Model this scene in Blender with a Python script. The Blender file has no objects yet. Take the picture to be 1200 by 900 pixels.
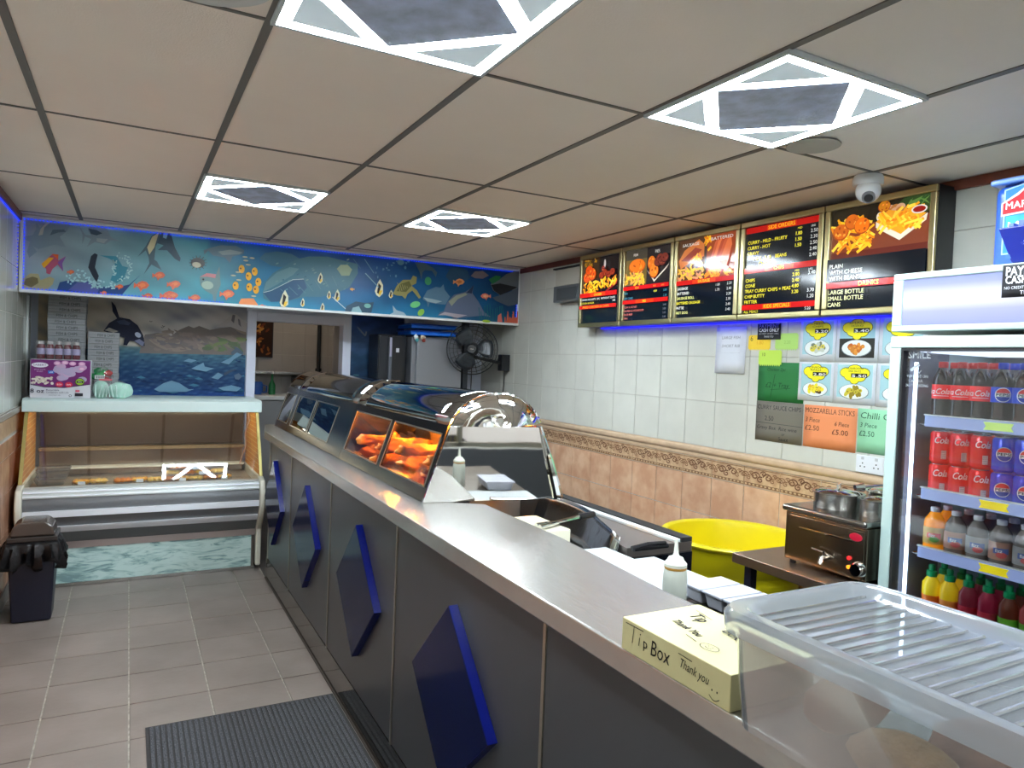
import bpy, bmesh, math, random
import numpy as np
from mathutils import Vector, Matrix
from mathutils.geometry import tessellate_polygon
random.seed(7)
C = bpy.context.scene.collection
sc = bpy.context.scene
PI = math.pi

# ------------------------------------------------------------ camera
FPX, YAW, PIT, ROL = 838.0, 0.49285, -0.0283, 0.0392
EYE = np.array([0.3002, -1.938, 1.599])
_cy, _sy, _cp, _sp = math.cos(YAW), math.sin(YAW), math.cos(PIT), math.sin(PIT)
_f = np.array([_sy*_cp, _cy*_cp, _sp]); _r = np.array([_cy, -_sy, 0.0]); _u = np.cross(_r, _f)
_cr, _sr = math.cos(ROL), math.sin(ROL)
_R, _U = _cr*_r+_sr*_u, -_sr*_r+_cr*_u
cam = bpy.data.cameras.new('camera'); cam.sensor_width = 36.0; cam.lens = FPX/1200*36
cam.clip_start = 0.02; cam.clip_end = 200
co = bpy.data.objects.new('camera', cam); C.objects.link(co)
co.matrix_world = Matrix(((_R[0], _U[0], -_f[0], EYE[0]), (_R[1], _U[1], -_f[1], EYE[1]), (_R[2], _U[2], -_f[2], EYE[2]), (0, 0, 0, 1)))
sc.camera = co
# ------------------------------------------------------------ world, light, exposure
w = bpy.data.worlds.new('world'); sc.world = w; w.use_nodes = True
wn = w.node_tree; wb = wn.nodes['Background']
wb.inputs['Color'].default_value = (1.0, 0.97, 0.93, 1); wb.inputs['Strength'].default_value = 0.9
sc.view_settings.view_transform = 'Standard'; sc.view_settings.look = 'None'
sc.view_settings.gamma = 1.0; sc.view_settings.use_curve_mapping = False
sc.view_settings.exposure = 1.5
STRIP = 52.0
sc.cycles.max_bounces = 8; sc.cycles.diffuse_bounces = 4; sc.cycles.glossy_bounces = 4
sc.cycles.transmission_bounces = 6; sc.cycles.transparent_max_bounces = 12; sc.cycles.caustics_reflective = False
sc.cycles.caustics_refractive = False; sc.cycles.sample_clamp_indirect = 6.0

# where a pixel of the survey falls on a wall / table plane (used to measure flat artwork)
def P(u, v, ax, val):
    d = _f + _R*((u-600)/FPX) - _U*((v-450)/FPX)
    return EYE + d*((val-EYE[ax])/d[ax])

# ------------------------------------------------------------ materials
def lin(c):
    if isinstance(c, str):
        c = c.lstrip('#'); c = [int(c[i:i+2], 16) for i in (0, 2, 4)]
    o = []
    for x in c[:3]:
        x = x/255.0
        o.append(x/12.92 if x <= 0.04045 else ((x+0.055)/1.055)**2.4)
    return tuple(o)+(1.0,)
MATS = {}
def mat(name, col, rough=0.5, metal=0.0, noise=0.0, nscale=8.0, bump=0.0, bscale=60.0, emit=0.0, ecol=None,
        trans=0.0, alpha=1.0, coat=0.0, spec=0.5, stretch=None, col2=None, rnd=0.0, sss=0.0):
    if name in MATS: return MATS[name]
    m = bpy.data.materials.new(name); m.use_nodes = True; nt = m.node_tree; b = nt.nodes['Principled BSDF']
    N, L = nt.nodes.new, nt.links.new
    b.inputs['Base Color'].default_value = lin(col); b.inputs['Roughness'].default_value = rough
    b.inputs['Metallic'].default_value = metal; b.inputs['Specular IOR Level'].default_value = spec
    b.inputs['Transmission Weight'].default_value = trans; b.inputs['Alpha'].default_value = alpha
    b.inputs['Coat Weight'].default_value = coat
    if sss: b.inputs['Subsurface Weight'].default_value = sss; b.inputs['Subsurface Scale'].default_value = 0.01
    if emit:
        b.inputs['Emission Color'].default_value = lin(ecol or col); b.inputs['Emission Strength'].default_value = emit
    tc = N('ShaderNodeTexCoord'); mp = N('ShaderNodeMapping'); L(tc.outputs['Object'], mp.inputs['Vector'])
    if stretch: mp.inputs['Scale'].default_value = stretch
    src = None
    if noise or col2:
        n = N('ShaderNodeTexNoise'); n.inputs['Scale'].default_value = nscale; n.inputs['Detail'].default_value = 6
        L(mp.outputs['Vector'], n.inputs['Vector'])
        cr = N('ShaderNodeValToRGB'); L(n.outputs['Fac'], cr.inputs['Fac'])
        a = lin(col); c2 = lin(col2) if col2 else tuple(min(1, x*(1-noise)) for x in a[:3])+(1,)
        cr.color_ramp.elements[0].position = 0.35; cr.color_ramp.elements[1].position = 0.65
        cr.color_ramp.elements[0].color = c2; cr.color_ramp.elements[1].color = a
        src = cr.outputs['Color']
    if rnd:
        oi = N('ShaderNodeObjectInfo'); mr = N('ShaderNodeMapRange')
        mr.inputs['To Min'].default_value = 1-rnd; mr.inputs['To Max'].default_value = 1+rnd*0.4
        L(oi.outputs['Random'], mr.inputs['Value'])
        hs = N('ShaderNodeHueSaturation'); L(mr.outputs['Result'], hs.inputs['Value'])
        if src: L(src, hs.inputs['Color'])
        else: hs.inputs['Color'].default_value = lin(col)
        src = hs.outputs['Color']
    if src: L(src, b.inputs['Base Color'])
    if bump:
        n2 = N('ShaderNodeTexNoise'); n2.inputs['Scale'].default_value = bscale; n2.inputs['Detail'].default_value = 4
        L(mp.outputs['Vector'], n2.inputs['Vector']); bp = N('ShaderNodeBump'); bp.inputs['Strength'].default_value = bump
        bp.inputs['Distance'].default_value = 0.01
        L(n2.outputs['Fac'], bp.inputs['Height']); L(bp.outputs['Normal'], b.inputs['Normal'])
    MATS[name] = m; return m
def glassmat(name, tint=(255, 255, 255), refl=0.9, base=0.06, rough=0.02, haze=0.0, hazecol=(235, 240, 245)):
    """clear sheet: see-through with a fresnel reflection and, if asked, a milky haze"""
    if name in MATS: return MATS[name]
    m = bpy.data.materials.new(name); m.use_nodes = True; nt = m.node_tree; nt.nodes.clear()
    N, L = nt.nodes.new, nt.links.new
    out = N('ShaderNodeOutputMaterial'); t = N('ShaderNodeBsdfTransparent'); t.inputs[0].default_value = lin(tint)
    g = N('ShaderNodeBsdfGlossy'); g.inputs['Roughness'].default_value = rough
    lw = N('ShaderNodeFresnel'); lw.inputs[0].default_value = 1.45
    ma = N('ShaderNodeMath'); ma.operation = 'MULTIPLY_ADD'; ma.inputs[1].default_value = refl; ma.inputs[2].default_value = base
    L(lw.outputs[0], ma.inputs[0]); src = t.outputs[0]
    if haze:
        d = N('ShaderNodeBsdfDiffuse'); d.inputs[0].default_value = lin(hazecol)
        tl = N('ShaderNodeBsdfTranslucent'); tl.inputs[0].default_value = lin(hazecol)
        ad = N('ShaderNodeMixShader'); ad.inputs[0].default_value = 0.5; L(d.outputs[0], ad.inputs[1]); L(tl.outputs[0], ad.inputs[2])
        mh = N('ShaderNodeMixShader'); mh.inputs[0].default_value = haze; L(t.outputs[0], mh.inputs[1]); L(ad.outputs[0], mh.inputs[2])
        src = mh.outputs[0]
    mx = N('ShaderNodeMixShader'); L(ma.outputs[0], mx.inputs[0]); L(src, mx.inputs[1]); L(g.outputs[0], mx.inputs[2])
    L(mx.outputs[0], out.inputs['Surface']); MATS[name] = m; return m
def paintmat(name, rough=0.35, emit=0.0, spec=0.5):
    if name in MATS: return MATS[name]
    m = bpy.data.materials.new(name); m.use_nodes = True; nt = m.node_tree; b = nt.nodes['Principled BSDF']
    a = nt.nodes.new('ShaderNodeAttribute'); a.attribute_name = 'Col'
    nt.links.new(a.outputs['Color'], b.inputs['Base Color']); b.inputs['Roughness'].default_value = rough
    b.inputs['Specular IOR Level'].default_value = spec
    if emit:
        nt.links.new(a.outputs['Color'], b.inputs['Emission Color']); b.inputs['Emission Strength'].default_value = emit
    MATS[name] = m; return m
def emat(name, col, s):
    return mat(name, (10, 10, 10), emit=s, ecol=col)

# ------------------------------------------------------------ mesh helpers (world coordinates; obj() moves them to the thing's origin)
BM = bmesh.new
def box(bm, x0, x1, y0, y1, z0, z1):
    vs = [bm.verts.new(p) for p in ((x0,y0,z0),(x1,y0,z0),(x1,y1,z0),(x0,y1,z0),(x0,y0,z1),(x1,y0,z1),(x1,y1,z1),(x0,y1,z1))]
    for f in ((3,2,1,0),(4,5,6,7),(0,1,5,4),(1,2,6,5),(2,3,7,6),(3,0,4,7)): bm.faces.new([vs[i] for i in f])
    return vs
def hexa(bm, pts):
    vs = [bm.verts.new(p) for p in pts]
    for f in ((3,2,1,0),(4,5,6,7),(0,1,5,4),(1,2,6,5),(2,3,7,6),(3,0,4,7)): bm.faces.new([vs[i] for i in f])
def prism(bm, poly, ax, lo, hi):
    """poly: 2D points in the two other axes (in x,y,z order)"""
    def mk(p, t):
        q = list(p); q.insert(ax, t); return bm.verts.new(q)
    a = [mk(p, lo) for p in poly]; b = [mk(p, hi) for p in poly]; n = len(poly)
    bm.faces.new(a); bm.faces.new(b[::-1])
    for i in range(n): bm.faces.new((a[i], b[i], b[(i+1) % n], a[(i+1) % n]))
def frame_of(d):
    d = Vector(d).normalized(); h = Vector((0, 0, 1)) if abs(d.z) < 0.9 else Vector((1, 0, 0))
    a = d.cross(h).normalized(); return a, d.cross(a).normalized()
def tube(bm, pts, r, n=8, closed=False, cap=True):
    pts = [Vector(p) for p in pts]; rings = []; k = len(pts); rr = r if isinstance(r, (list, tuple)) else [r]*k
    for i, p in enumerate(pts):
        if closed: d = pts[(i+1) % k]-pts[i-1]
        else: d = pts[min(i+1, k-1)]-pts[max(i-1, 0)]
        a, b = frame_of(d)
        if rings:
            a = (pa - pa.dot(d.normalized())*d.normalized()).normalized(); b = d.normalized().cross(a)
        pa = a
        rings.append([bm.verts.new(p+(a*math.cos(2*PI*j/n)+b*math.sin(2*PI*j/n))*rr[i]) for j in range(n)])
    for i in range(k if closed else k-1):
        A, B = rings[i], rings[(i+1) % k]
        for j in range(n): bm.faces.new((A[j], A[(j+1) % n], B[(j+1) % n], B[j]))
    if cap and not closed: bm.faces.new(rings[0][::-1]); bm.faces.new(rings[-1])
def lathe(bm, prof, c=(0, 0, 0), ax=2, n=24, a0=0, a1=2*PI, capb=True, capt=True):
    """prof: [(r, h)...]"""
    full = abs(a1-a0-2*PI) < 1e-6; rings = []
    m = n if full else n+1
    for r, h in prof:
        ring = []
        for j in range(m):
            t = a0+(a1-a0)*j/n; q = [r*math.cos(t), r*math.sin(t)]; q.insert(ax, h)
            ring.append(bm.verts.new((q[0]+c[0], q[1]+c[1], q[2]+c[2])))
        rings.append(ring)
    for A, B in zip(rings, rings[1:]):
        for j in range(n if not full else m):
            k = (j+1) % m
            if not full and j == n: continue
            bm.faces.new((A[j], A[k], B[k], B[j]))
    if full and capb and prof[0][0] > 1e-4: bm.faces.new(rings[0][::-1])
    if full and capt and prof[-1][0] > 1e-4: bm.faces.new(rings[-1])
def sheet(bm, rows):
    """grid of points -> quads"""
    V = [[bm.verts.new(p) for p in r] for r in rows]
    for a, b in zip(V, V[1:]):
        for j in range(len(a)-1): bm.faces.new((a[j], a[j+1], b[j+1], b[j]))
def blob(bm, c, r, seed=0, rough=0.25, sub=2):
    rnd = random.Random(seed); tmp = BM(); bmesh.ops.create_icosphere(tmp, subdivisions=sub, radius=1)
    ph = [rnd.uniform(0, 6) for _ in range(6)]; mp = {}
    for v in tmp.verts:
        p = v.co; k = 1+rough*(math.sin(3*p.x+ph[0])*math.sin(2.5*p.y+ph[1])+0.6*math.sin(5*p.z+ph[2])*math.sin(6*p.x+ph[3]))
        mp[v] = bm.verts.new((c[0]+p.x*r[0]*k, c[1]+p.y*r[1]*k, c[2]+p.z*r[2]*k))
    for f in tmp.faces: bm.faces.new([mp[v] for v in f.verts])
    tmp.free()
def root_loc(p):
    l = Vector((0, 0, 0))
    while p is not None: l += p.location; p = p.parent
    return l
def obj(name, bm, m, parent=None, at=None, smooth=False, bevel=0.0, seg=2, label=None, solid=0.0, norm=True, **kw):
    if norm and len(bm.faces) < 60000: bmesh.ops.recalc_face_normals(bm, faces=bm.faces)
    off = root_loc(parent) if parent else (Vector(at) if at else Vector((0, 0, 0)))
    if off.length > 0: bmesh.ops.translate(bm, vec=-off, verts=bm.verts)
    me = bpy.data.meshes.new(name); bm.to_mesh(me); bm.free()
    if smooth:
        for p in me.polygons: p.use_smooth = True
    o = bpy.data.objects.new(name, me); C.objects.link(o)
    if m: me.materials.append(m)
    if parent: o.parent = parent
    elif at: o.location = off
    if solid:
        s = o.modifiers.new('solid', 'SOLIDIFY'); s.thickness = solid; s.offset = 0
    if bevel:
        b = o.modifiers.new('bevel', 'BEVEL'); b.width = bevel; b.segments = seg; b.limit_method = 'ANGLE'; b.angle_limit = 0.6
        for p in me.polygons: p.use_smooth = True
        b.harden_normals = True
    elif smooth:
        try: me.set_sharp_from_angle(angle=0.7)
        except Exception: pass
    if label: o['label'] = label
    for k, v in kw.items(): o[k] = v
    return o
def thing(name, label, cat, loc, group=None, rz=0):
    o = bpy.data.objects.new(name, None); C.objects.link(o); o.location = loc; o.rotation_euler = (0, 0, rz)
    o['label'] = label; o['category'] = cat
    if group: o['group'] = group
    return o
def tag(o, label, cat, group=None):
    o['label'] = label; o['category'] = cat
    if group: o['group'] = group
    return o
def struct(name, bm, m, **kw):
    o = obj(name, bm, m, **kw); o['kind'] = 'structure'; return o
def copy_tree(o, parent=None):
    c = o.copy(); C.objects.link(c)
    if parent: c.parent = parent
    for ch in list(o.children): copy_tree(ch, c)
    return c
def dup(o, loc, label=None, rz=None):
    c = copy_tree(o); c.location = loc
    if rz is not None: c.rotation_euler = (0, 0, rz)
    if label: c['label'] = label
    return c

# ------------------------------------------------------------ flat print: polygons with their own ink colour, layered by tenths of a millimetre
TXT = {}
def textmesh(s):
    if s not in TXT:
        cu = bpy.data.curves.new('t', 'FONT'); cu.body = s; cu.resolution_u = 2
        o = bpy.data.objects.new('t', cu); me = o.to_mesh()
        v = [(p.co.x, p.co.y) for p in me.vertices]; f = [list(p.vertices) for p in me.polygons]
        o.to_mesh_clear(); bpy.data.objects.remove(o); bpy.data.curves.remove(cu)
        if not v: v = [(0, 0)]
        xs = [p[0] for p in v]; TXT[s] = (v, f, min(xs), max(xs))
    return TXT[s]
class Canvas:
    def __init__(s, O, U, V, N=None):
        s.O, s.U, s.V = Vector(O), Vector(U).normalized(), Vector(V).normalized()
        s.N = Vector(N).normalized() if N else s.U.cross(s.V); s.vs = []; s.fs = []; s.cs = []; s.lay = 1
        s.eps = 0.00012
    def _add(s, pts, faces, cols, lay=None):
        l = (s.lay if lay is None else lay)*s.eps; b = len(s.vs)
        for a, c in pts: s.vs.append(s.O+s.U*a+s.V*c+s.N*l)
        for f in faces: s.fs.append([b+i for i in f])
        s.cs += cols
    def tick(s): s.lay += 1
    def poly(s, pts, col, tick=True):
        tri = tessellate_polygon([[Vector((a, b, 0)) for a, b in pts]])
        s._add(pts, tri, [lin(col)]*len(pts))
        if tick: s.tick()
    def rect(s, x0, y0, x1, y1, col): s.poly([(x0, y0), (x1, y0), (x1, y1), (x0, y1)], col)
    def ell(s, cx, cy, rx, ry, col, rot=0, n=20, a0=0, a1=2*PI, tick=True):
        c, d = math.cos(rot), math.sin(rot); pts = []
        for i in range(n):
            t = a0+(a1-a0)*i/(n if abs(a1-a0-2*PI) < 1e-6 else n-1); x, y = rx*math.cos(t), ry*math.sin(t)
            pts.append((cx+x*c-y*d, cy+x*d+y*c))
        s._add([(cx, cy)]+pts, [(0, i+1, (i+1) % n+1) for i in range(n if abs(a1-a0-2*PI) < 1e-6 else n-1)], [lin(col)]*(n+1))
        if tick: s.tick()
    def line(s, pts, wd, col, tick=True):
        for (x0, y0), (x1, y1) in zip(pts, pts[1:]):
            dx, dy = x1-x0, y1-y0; L = math.hypot(dx, dy) or 1; nx, ny = -dy/L*wd/2, dx/L*wd/2
            s._add([(x0+nx, y0+ny), (x0-nx, y0-ny), (x1-nx, y1-ny), (x1+nx, y1+ny)], [(0, 1, 2, 3)], [lin(col)]*4)
        if tick: s.tick()
    def text(s, t, x, y, h, col, al='l', wid=None, rot=0, shear=0, bold=0):
        v, f, x0, x1 = textmesh(t); k = h/0.72; W = (x1-x0)*k; sx = 1.0
        if wid and W > 0: sx = wid/W; W = wid
        ox = {'l': 0, 'c': -W/2, 'r': -W}[al]; c, d = math.cos(rot), math.sin(rot)
        for bx, by in ([(0, 0), (bold, 0), (0, bold)] if bold else [(0, 0)]):
            pts = []
            for a, b in v:
                p, q = (a-x0)*k*sx+ox+shear*b*k+bx, b*k+by; pts.append((x+p*c-q*d, y+p*d+q*c))
            s._add(pts, f, [lin(col)]*len(pts)); s.tick()
    def grid(s, x0, y0, x1, y1, nx, ny, fn):
        pts, cols, fs = [], [], []
        for j in range(ny+1):
            for i in range(nx+1):
                a, b = i/nx, j/ny; pts.append((x0+(x1-x0)*a, y0+(y1-y0)*b)); cols.append(lin(fn(a, b)))
        for j in range(ny):
            for i in range(nx): k = j*(nx+1)+i; fs.append((k, k+1, k+nx+2, k+nx+1))
        s._add(pts, fs, cols); s.tick()
    def build(s, name, m, parent=None, at=None, **kw):
        off = root_loc(parent) if parent else (Vector(at) if at else Vector((0, 0, 0)))
        me = bpy.data.meshes.new(name); me.from_pydata([tuple(v-off) for v in s.vs], [], s.fs)
        ca = me.color_attributes.new('Col', 'FLOAT_COLOR', 'POINT')
        ca.data.foreach_set('color', [x for c in s.cs for x in c]); me.materials.append(m)
        o = bpy.data.objects.new(name, me); C.objects.link(o)
        if parent: o.parent = parent
        elif at: o.location = off
        for k, v in kw.items(): o[k] = v
        return o
def mixc(a, b, t):
    t = max(0, min(1, t)); return tuple(a[i]*(1-t)+b[i]*t for i in range(3))
def ramp(st, t):
    for (p, a), (q, b) in zip(st, st[1:]):
        if t <= q: return mixc(a, b, (t-p)/(q-p) if q > p else 0)
    return st[-1][1]
def fn2(x, y, s=0):
    return (math.sin(x*3.1+s+1.7*math.sin(y*2.3+s))+math.sin(y*4.3+1.3*s+1.9*math.sin(x*1.7)) + math.sin((x+y)*7.7+s)*0.5)/2.5

# ------------------------------------------------------------ shared materials
M_ceil = mat('ceiling_board', (240, 228, 217), 0.9, bump=0.15, bscale=220, noise=0.03, nscale=3)
M_tee = mat('ceiling_tee', (98, 92, 86), 0.5)
M_walltile = mat('white_wall_tile', (206, 206, 196), 0.16, noise=0.07, nscale=5, rnd=0.03, coat=0.2)
M_grout = mat('grout', (184, 180, 170), 0.8)
M_dado = mat('salmon_tile', (217, 178, 146), 0.2, col2=(196, 150, 118), nscale=9, rnd=0.06)
M_border = mat('border_tile', (206, 176, 140), 0.3, col2=(176, 138, 106), nscale=22)
M_trimtile = mat('trim_tile', (206, 178, 148), 0.25, noise=0.12, nscale=14)
M_floor = mat('grey_floor_tile', (136, 124, 116), 0.42, noise=0.22, nscale=3.2, rnd=0.10, bump=0.08, bscale=40)
M_fgrout = mat('floor_grout', (190, 182, 168), 0.9, noise=0.4, nscale=30)
M_wood = mat('brown_cornice', (110, 52, 34), 0.4, noise=0.2, nscale=10)
M_white = mat('white_enamel', (224, 228, 226), 0.3)
M_steel = mat('brushed_steel', (176, 174, 170), 0.24, 1.0, noise=0.10, nscale=14, stretch=(1, 9, 9), bump=0.04, bscale=90)
M_steeld = mat('dull_steel', (128, 120, 112), 0.36, 1.0, noise=0.15, nscale=10)
M_chrome = mat('polished_steel', (222, 220, 216), 0.035, 1.0, bump=0.22, bscale=2.6)
M_black = mat('black_plastic', (18, 18, 22), 0.35)
M_dark = mat('dark_gap', (22, 22, 24), 0.7)
M_alu = mat('aluminium', (178, 172, 158), 0.32, 1.0)
M_glass = glassmat('clear_glass')
M_print = paintmat('print_satin', 0.5, spec=0.2)
M_gloss = paintmat('print_gloss', 0.3, spec=0.25)
M_lit = paintmat('print_backlit', 0.10, 0.20)

# ============================================================ SETTING
XL, XR, YF, YB, ZC = -0.345, 3.38, -3.15, 4.45, 2.45
bm = BM(); box(bm, XL-0.1, XR+0.1, YF-0.1, 6.4, -0.1, -0.006)
floor = struct('floor', bm, M_fgrout)
xs = [XL]+[0.334*i for i in range(0, 4)]+[1.195]
nt_ = 0
j = -9
while True:
    y0, y1 = 0.98+0.334*j-0.0, 0.98+0.334*(j+1); j += 1
    if y0 > 3.7: break
    for a, b in zip(xs, xs[1:]):
        if b-a < 0.03: continue
        bm = BM(); box(bm, a+0.0032, b-0.0032, max(y0, YF)+0.0032, y1-0.0032, -0.008, random.uniform(-0.0006, 0.0006))
        obj('floor_tile', bm, M_floor, floor, bevel=0.0012, seg=1)
bm = BM(); box(bm, 1.20, XR, YF, 6.3, -0.006, -0.001); obj('staff_floor', bm, mat('staff_floor', (84, 80, 78), 0.5, noise=0.2), floor)
bm = BM(); box(bm, XL, 1.2, 3.75, 6.3, -0.006, -0.001); obj('rear_floor', bm, MATS['staff_floor'], floor)

# ceiling: slab, boards in a tee grid
bm = BM(); box(bm, XL-0.1, XR+0.1, YF-0.1, 6.4, ZC+0.03, ZC+0.1)
ceiling = struct('ceiling', bm, M_ceil)
cx = [XL, 0, 0.6, 1.2, 1.8, 2.4, 3.0, XR]; cyy = [YF, -2.4, -1.2, 0.0, 1.2, 2.4, 3.6, 4.45]
LIGHTS = [(0.6, -0.6), (1.8, -0.6), (0.6, 1.8), (1.8, 1.8), (0.6, -3.0), (1.8, -3.0)]
for i in range(7):
    for j in range(7):
        x0, x1, y0, y1 = cx[i], cx[i+1], cyy[j], cyy[j+1]
        if j in (2, 4) and i in (2, 4): y1 -= 0.6
        if j == 0 and i in (2, 4): y1 = -3.0
        bm = BM(); box(bm, x0+0.003, x1-0.003, y0+0.003, y1-0.003, ZC+0.001+random.uniform(0, 0.0015), ZC+0.014)
        obj('ceiling_board', bm, M_ceil, ceiling)
for x in cx[1:-1]:
    bm = BM(); box(bm, x-0.012, x+0.012, YF, 3.70, ZC-0.002, ZC+0.002); obj('ceiling_tee', bm, M_tee, ceiling)
for y in cyy[1:-1]:
    for i in range(7):
        bm = BM(); box(bm, cx[i]+0.012, cx[i+1]-0.012, y-0.007, y+0.007, ZC-0.0015, ZC+0.002); obj('cross_tee', bm, M_tee, ceiling)

# right wall: body, white tiles above, trim and border courses, salmon tiles below
def tilecourse(wall, name, ys, z0, z1, xf, xb, m, g=0.0022, bev=0.0015):
    for a, b in zip(ys, ys[1:]):
        bm = BM(); box(bm, min(xf, xb), max(xf, xb), a+g, b-g, z0+g, z1-g); obj(name, bm, m, wall, bevel=bev, seg=1)
bm = BM(); box(bm, XR+0.004, XR+0.12, YF, 6.4, 0, ZC); wall_right = struct('wall_right', bm, M_grout)
ys = [-3.15, -2.9, -2.65, -2.4, -2.15, -1.9, -1.65, -1.4, -1.15, -0.9, -0.65]+[-0.54+0.2535*k for k in range(20)]
ys = [y for y in ys if y > -1.0]; ys[-1] = 4.45
UZ = [1.145, 1.418, 1.69, 1.962, 2.234, 2.45]
for a, b in zip(UZ, UZ[1:]): tilecourse(wall_right, 'wall_tile', ys, a, b, XR, XR+0.006, M_walltile)
DZ = [0.0, 0.245, 0.49, 0.735, 0.965]
for a, b in zip(DZ, DZ[1:]): tilecourse(wall_right, 'dado_tile', ys, a, b, XR, XR+0.006, M_dado)
bm = BM(); prism(bm, [(XR+0.006, 1.075), (XR-0.004, 1.078), (XR-0.006, 1.09), (XR-0.004, 1.098), (XR-0.012, 1.104), (XR-0.018, 1.118), (XR-0.014, 1.134), (XR+0.0, 1.144), (XR+0.006, 1.144)], 1, -1.0, 4.45)
obj('trim_course', bm, M_trimtile, wall_right, smooth=True)
def scroll(cv, x, y, s, col):
    for (ox, oy, r, a0, dr) in ((-0.26, 0.02, 0.20, 0, 1), (0.26, 0.02, 0.20, PI, -1), (-0.05, -0.12, 0.15, 1, 1), (0.08, 0.16, 0.13, 3, -1)):
        pts = []
        for k in range(12):
            t = k/11; a = a0+dr*t*8.0; rr = r*(1-0.8*t); pts.append((x+(ox+rr*math.cos(a))*s*1.35, y+(oy+rr*math.sin(a))*s))
        cv.line(pts, s*0.055, col, tick=False)
    cv.tick()
for a, b in zip(ys, ys[1:]):
    bm = BM(); box(bm, XR-0.001, XR+0.006, a+0.002, b-0.002, 0.967, 1.073)
    o = obj('border_tile', bm, M_border, wall_right, bevel=0.001, seg=1)
    if b > -0.35:
        cv = Canvas((XR-0.0014, b, 0.967), (0, -1, 0), (0, 0, 1)); W = b-a
        cv.rect(0.004, 0.004, W-0.004, 0.020, (122, 92, 68)); 
        for k in range(9): cv.ell(0.016+k*(W-0.03)/8, 0.012, 0.009, 0.005, (196, 164, 128), n=8, tick=False)
        cv.tick(); cv.rect(0.004, 0.098, W-0.004, 0.102, (122, 92, 68))
        scroll(cv, W*0.5, 0.060, 0.125, (104, 70, 50)); scroll(cv, W*0.17, 0.060, 0.095, (126, 90, 64)); scroll(cv, W*0.83, 0.060, 0.095, (126, 90, 64))
        cv.build('border_scroll', M_print, o)
# left wall
bm = BM(); box(bm, XL-0.12, XL-0.004, YF, 6.4, 0, ZC); wall_left = struct('wall_left', bm, M_grout)
ysl = [0.2+0.25*k for k in range(17)]; ysl = [y for y in ysl if y <= 4.21]+[4.45]
for a, b in zip([1.19, 1.49, 1.79, 2.09], [1.49, 1.79, 2.09, 2.45]): tilecourse(wall_left, 'wall_tile', ysl, a, b, XL, XL-0.006, M_walltile)
for a, b in zip([0, 0.2, 0.44, 0.68, 0.90], [0.2, 0.44, 0.68, 0.90, 1.01]): tilecourse(wall_left, 'dado_tile', ysl, a, b, XL, XL-0.006, mat('left_dado_tile', (196, 148, 120), 0.22, col2=(170, 124, 98), nscale=9, rnd=0.05))
tilecourse(wall_left, 'border_tile', ysl, 1.03, 1.14, XL, XL-0.006, M_border)
bm = BM(); box(bm, XL-0.006, XL+0.012, 0.2, 4.45, 1.145, 1.185); obj('trim_course', bm, mat('left_trim', (170, 162, 152), 0.25), wall_left, bevel=0.006)
bm = BM(); box(bm, XL, XL+0.014, 4.16, 4.20, 1.20, 1.95); obj('corner_strip', bm, M_white, wall_left, bevel=0.004)
bm = BM(); box(bm, XL, XL+0.010, 0.2, 4.45, 0.0, 0.10); bb = obj('baseboard_left', bm, mat('left_skirt', (120, 112, 106), 0.4)); bb['kind'] = 'structure'
# cornices
bm = BM(); box(bm, XR-0.018, XR, -1.0, 3.70, 2.405, 2.449); struct('trim_1', bm, M_wood, bevel=0.004)
bm = BM(); box(bm, XL, XL+0.018, 0.2, 3.70, 2.405, 2.449); struct('trim_2', bm, M_wood, bevel=0.004)

# back wall with the doorway
bm = BM()
box(bm, XL, 1.20, YB, YB+0.1, 0, ZC); box(bm, 2.03, XR, YB, YB+0.1, 0, ZC); box(bm, 1.20, 2.03, YB, YB+0.1, 1.93, ZC)
wall_back = struct('wall_back', bm, mat('white_paint', (206, 212, 226), 0.6))
bm = BM()
box(bm, 1.172, 1.246, YB-0.03, YB+0.11, 0, 1.955); box(bm, 1.984, 2.058, YB-0.03, YB+0.11, 0, 1.955); box(bm, 1.246, 1.984, YB-0.03, YB+0.11, 1.878, 1.955)
struct('door_1', bm, mat('white_frame', (216, 220, 236), 0.35), bevel=0.004)
# rear kitchen seen through the doorway
bm = BM(); box(bm, 0.9, 3.4, 6.30, 6.4, 0, ZC); wk = struct('wall_kitchen', bm, M_grout)
M_kt = mat('kitchen_tile', (176, 172, 166), 0.25, noise=0.05, rnd=0.03)
for i in range(5):
    for k in range(8):
        bm = BM(); box(bm, 1.3+0.25*i+0.002, 1.55+0.25*i-0.002, 6.294, 6.302, 0.1+0.25*k+0.002, 0.35+0.25*k-0.002); obj('wall_tile', bm, M_kt, wk, bevel=0.001, seg=1)
bm = BM(); box(bm, 0.9, 0.98, 4.55, 6.3, 0, ZC); struct('wall_kitchen_left', bm, M_kt)
bm = BM(); box(bm, 2.75, 2.83, 4.55, 6.3, 0, ZC); struct('wall_kitchen_right', bm, M_kt)
bm = BM(); tube(bm, [(1.5, 5.5, 2.42), (2.2, 5.5, 2.42)], 0.015, 8); tag(obj('kitchen_fill_light', bm, emat('kitchen_fill_glow', (255, 240, 220), 9.0), at=(1.85, 5.5, 2.42)), 'unseen fill tube added under the kitchen ceiling to brighten the room', 'lamp')  # unseen fill light, added so the kitchen beyond the doorway is not dim
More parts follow.
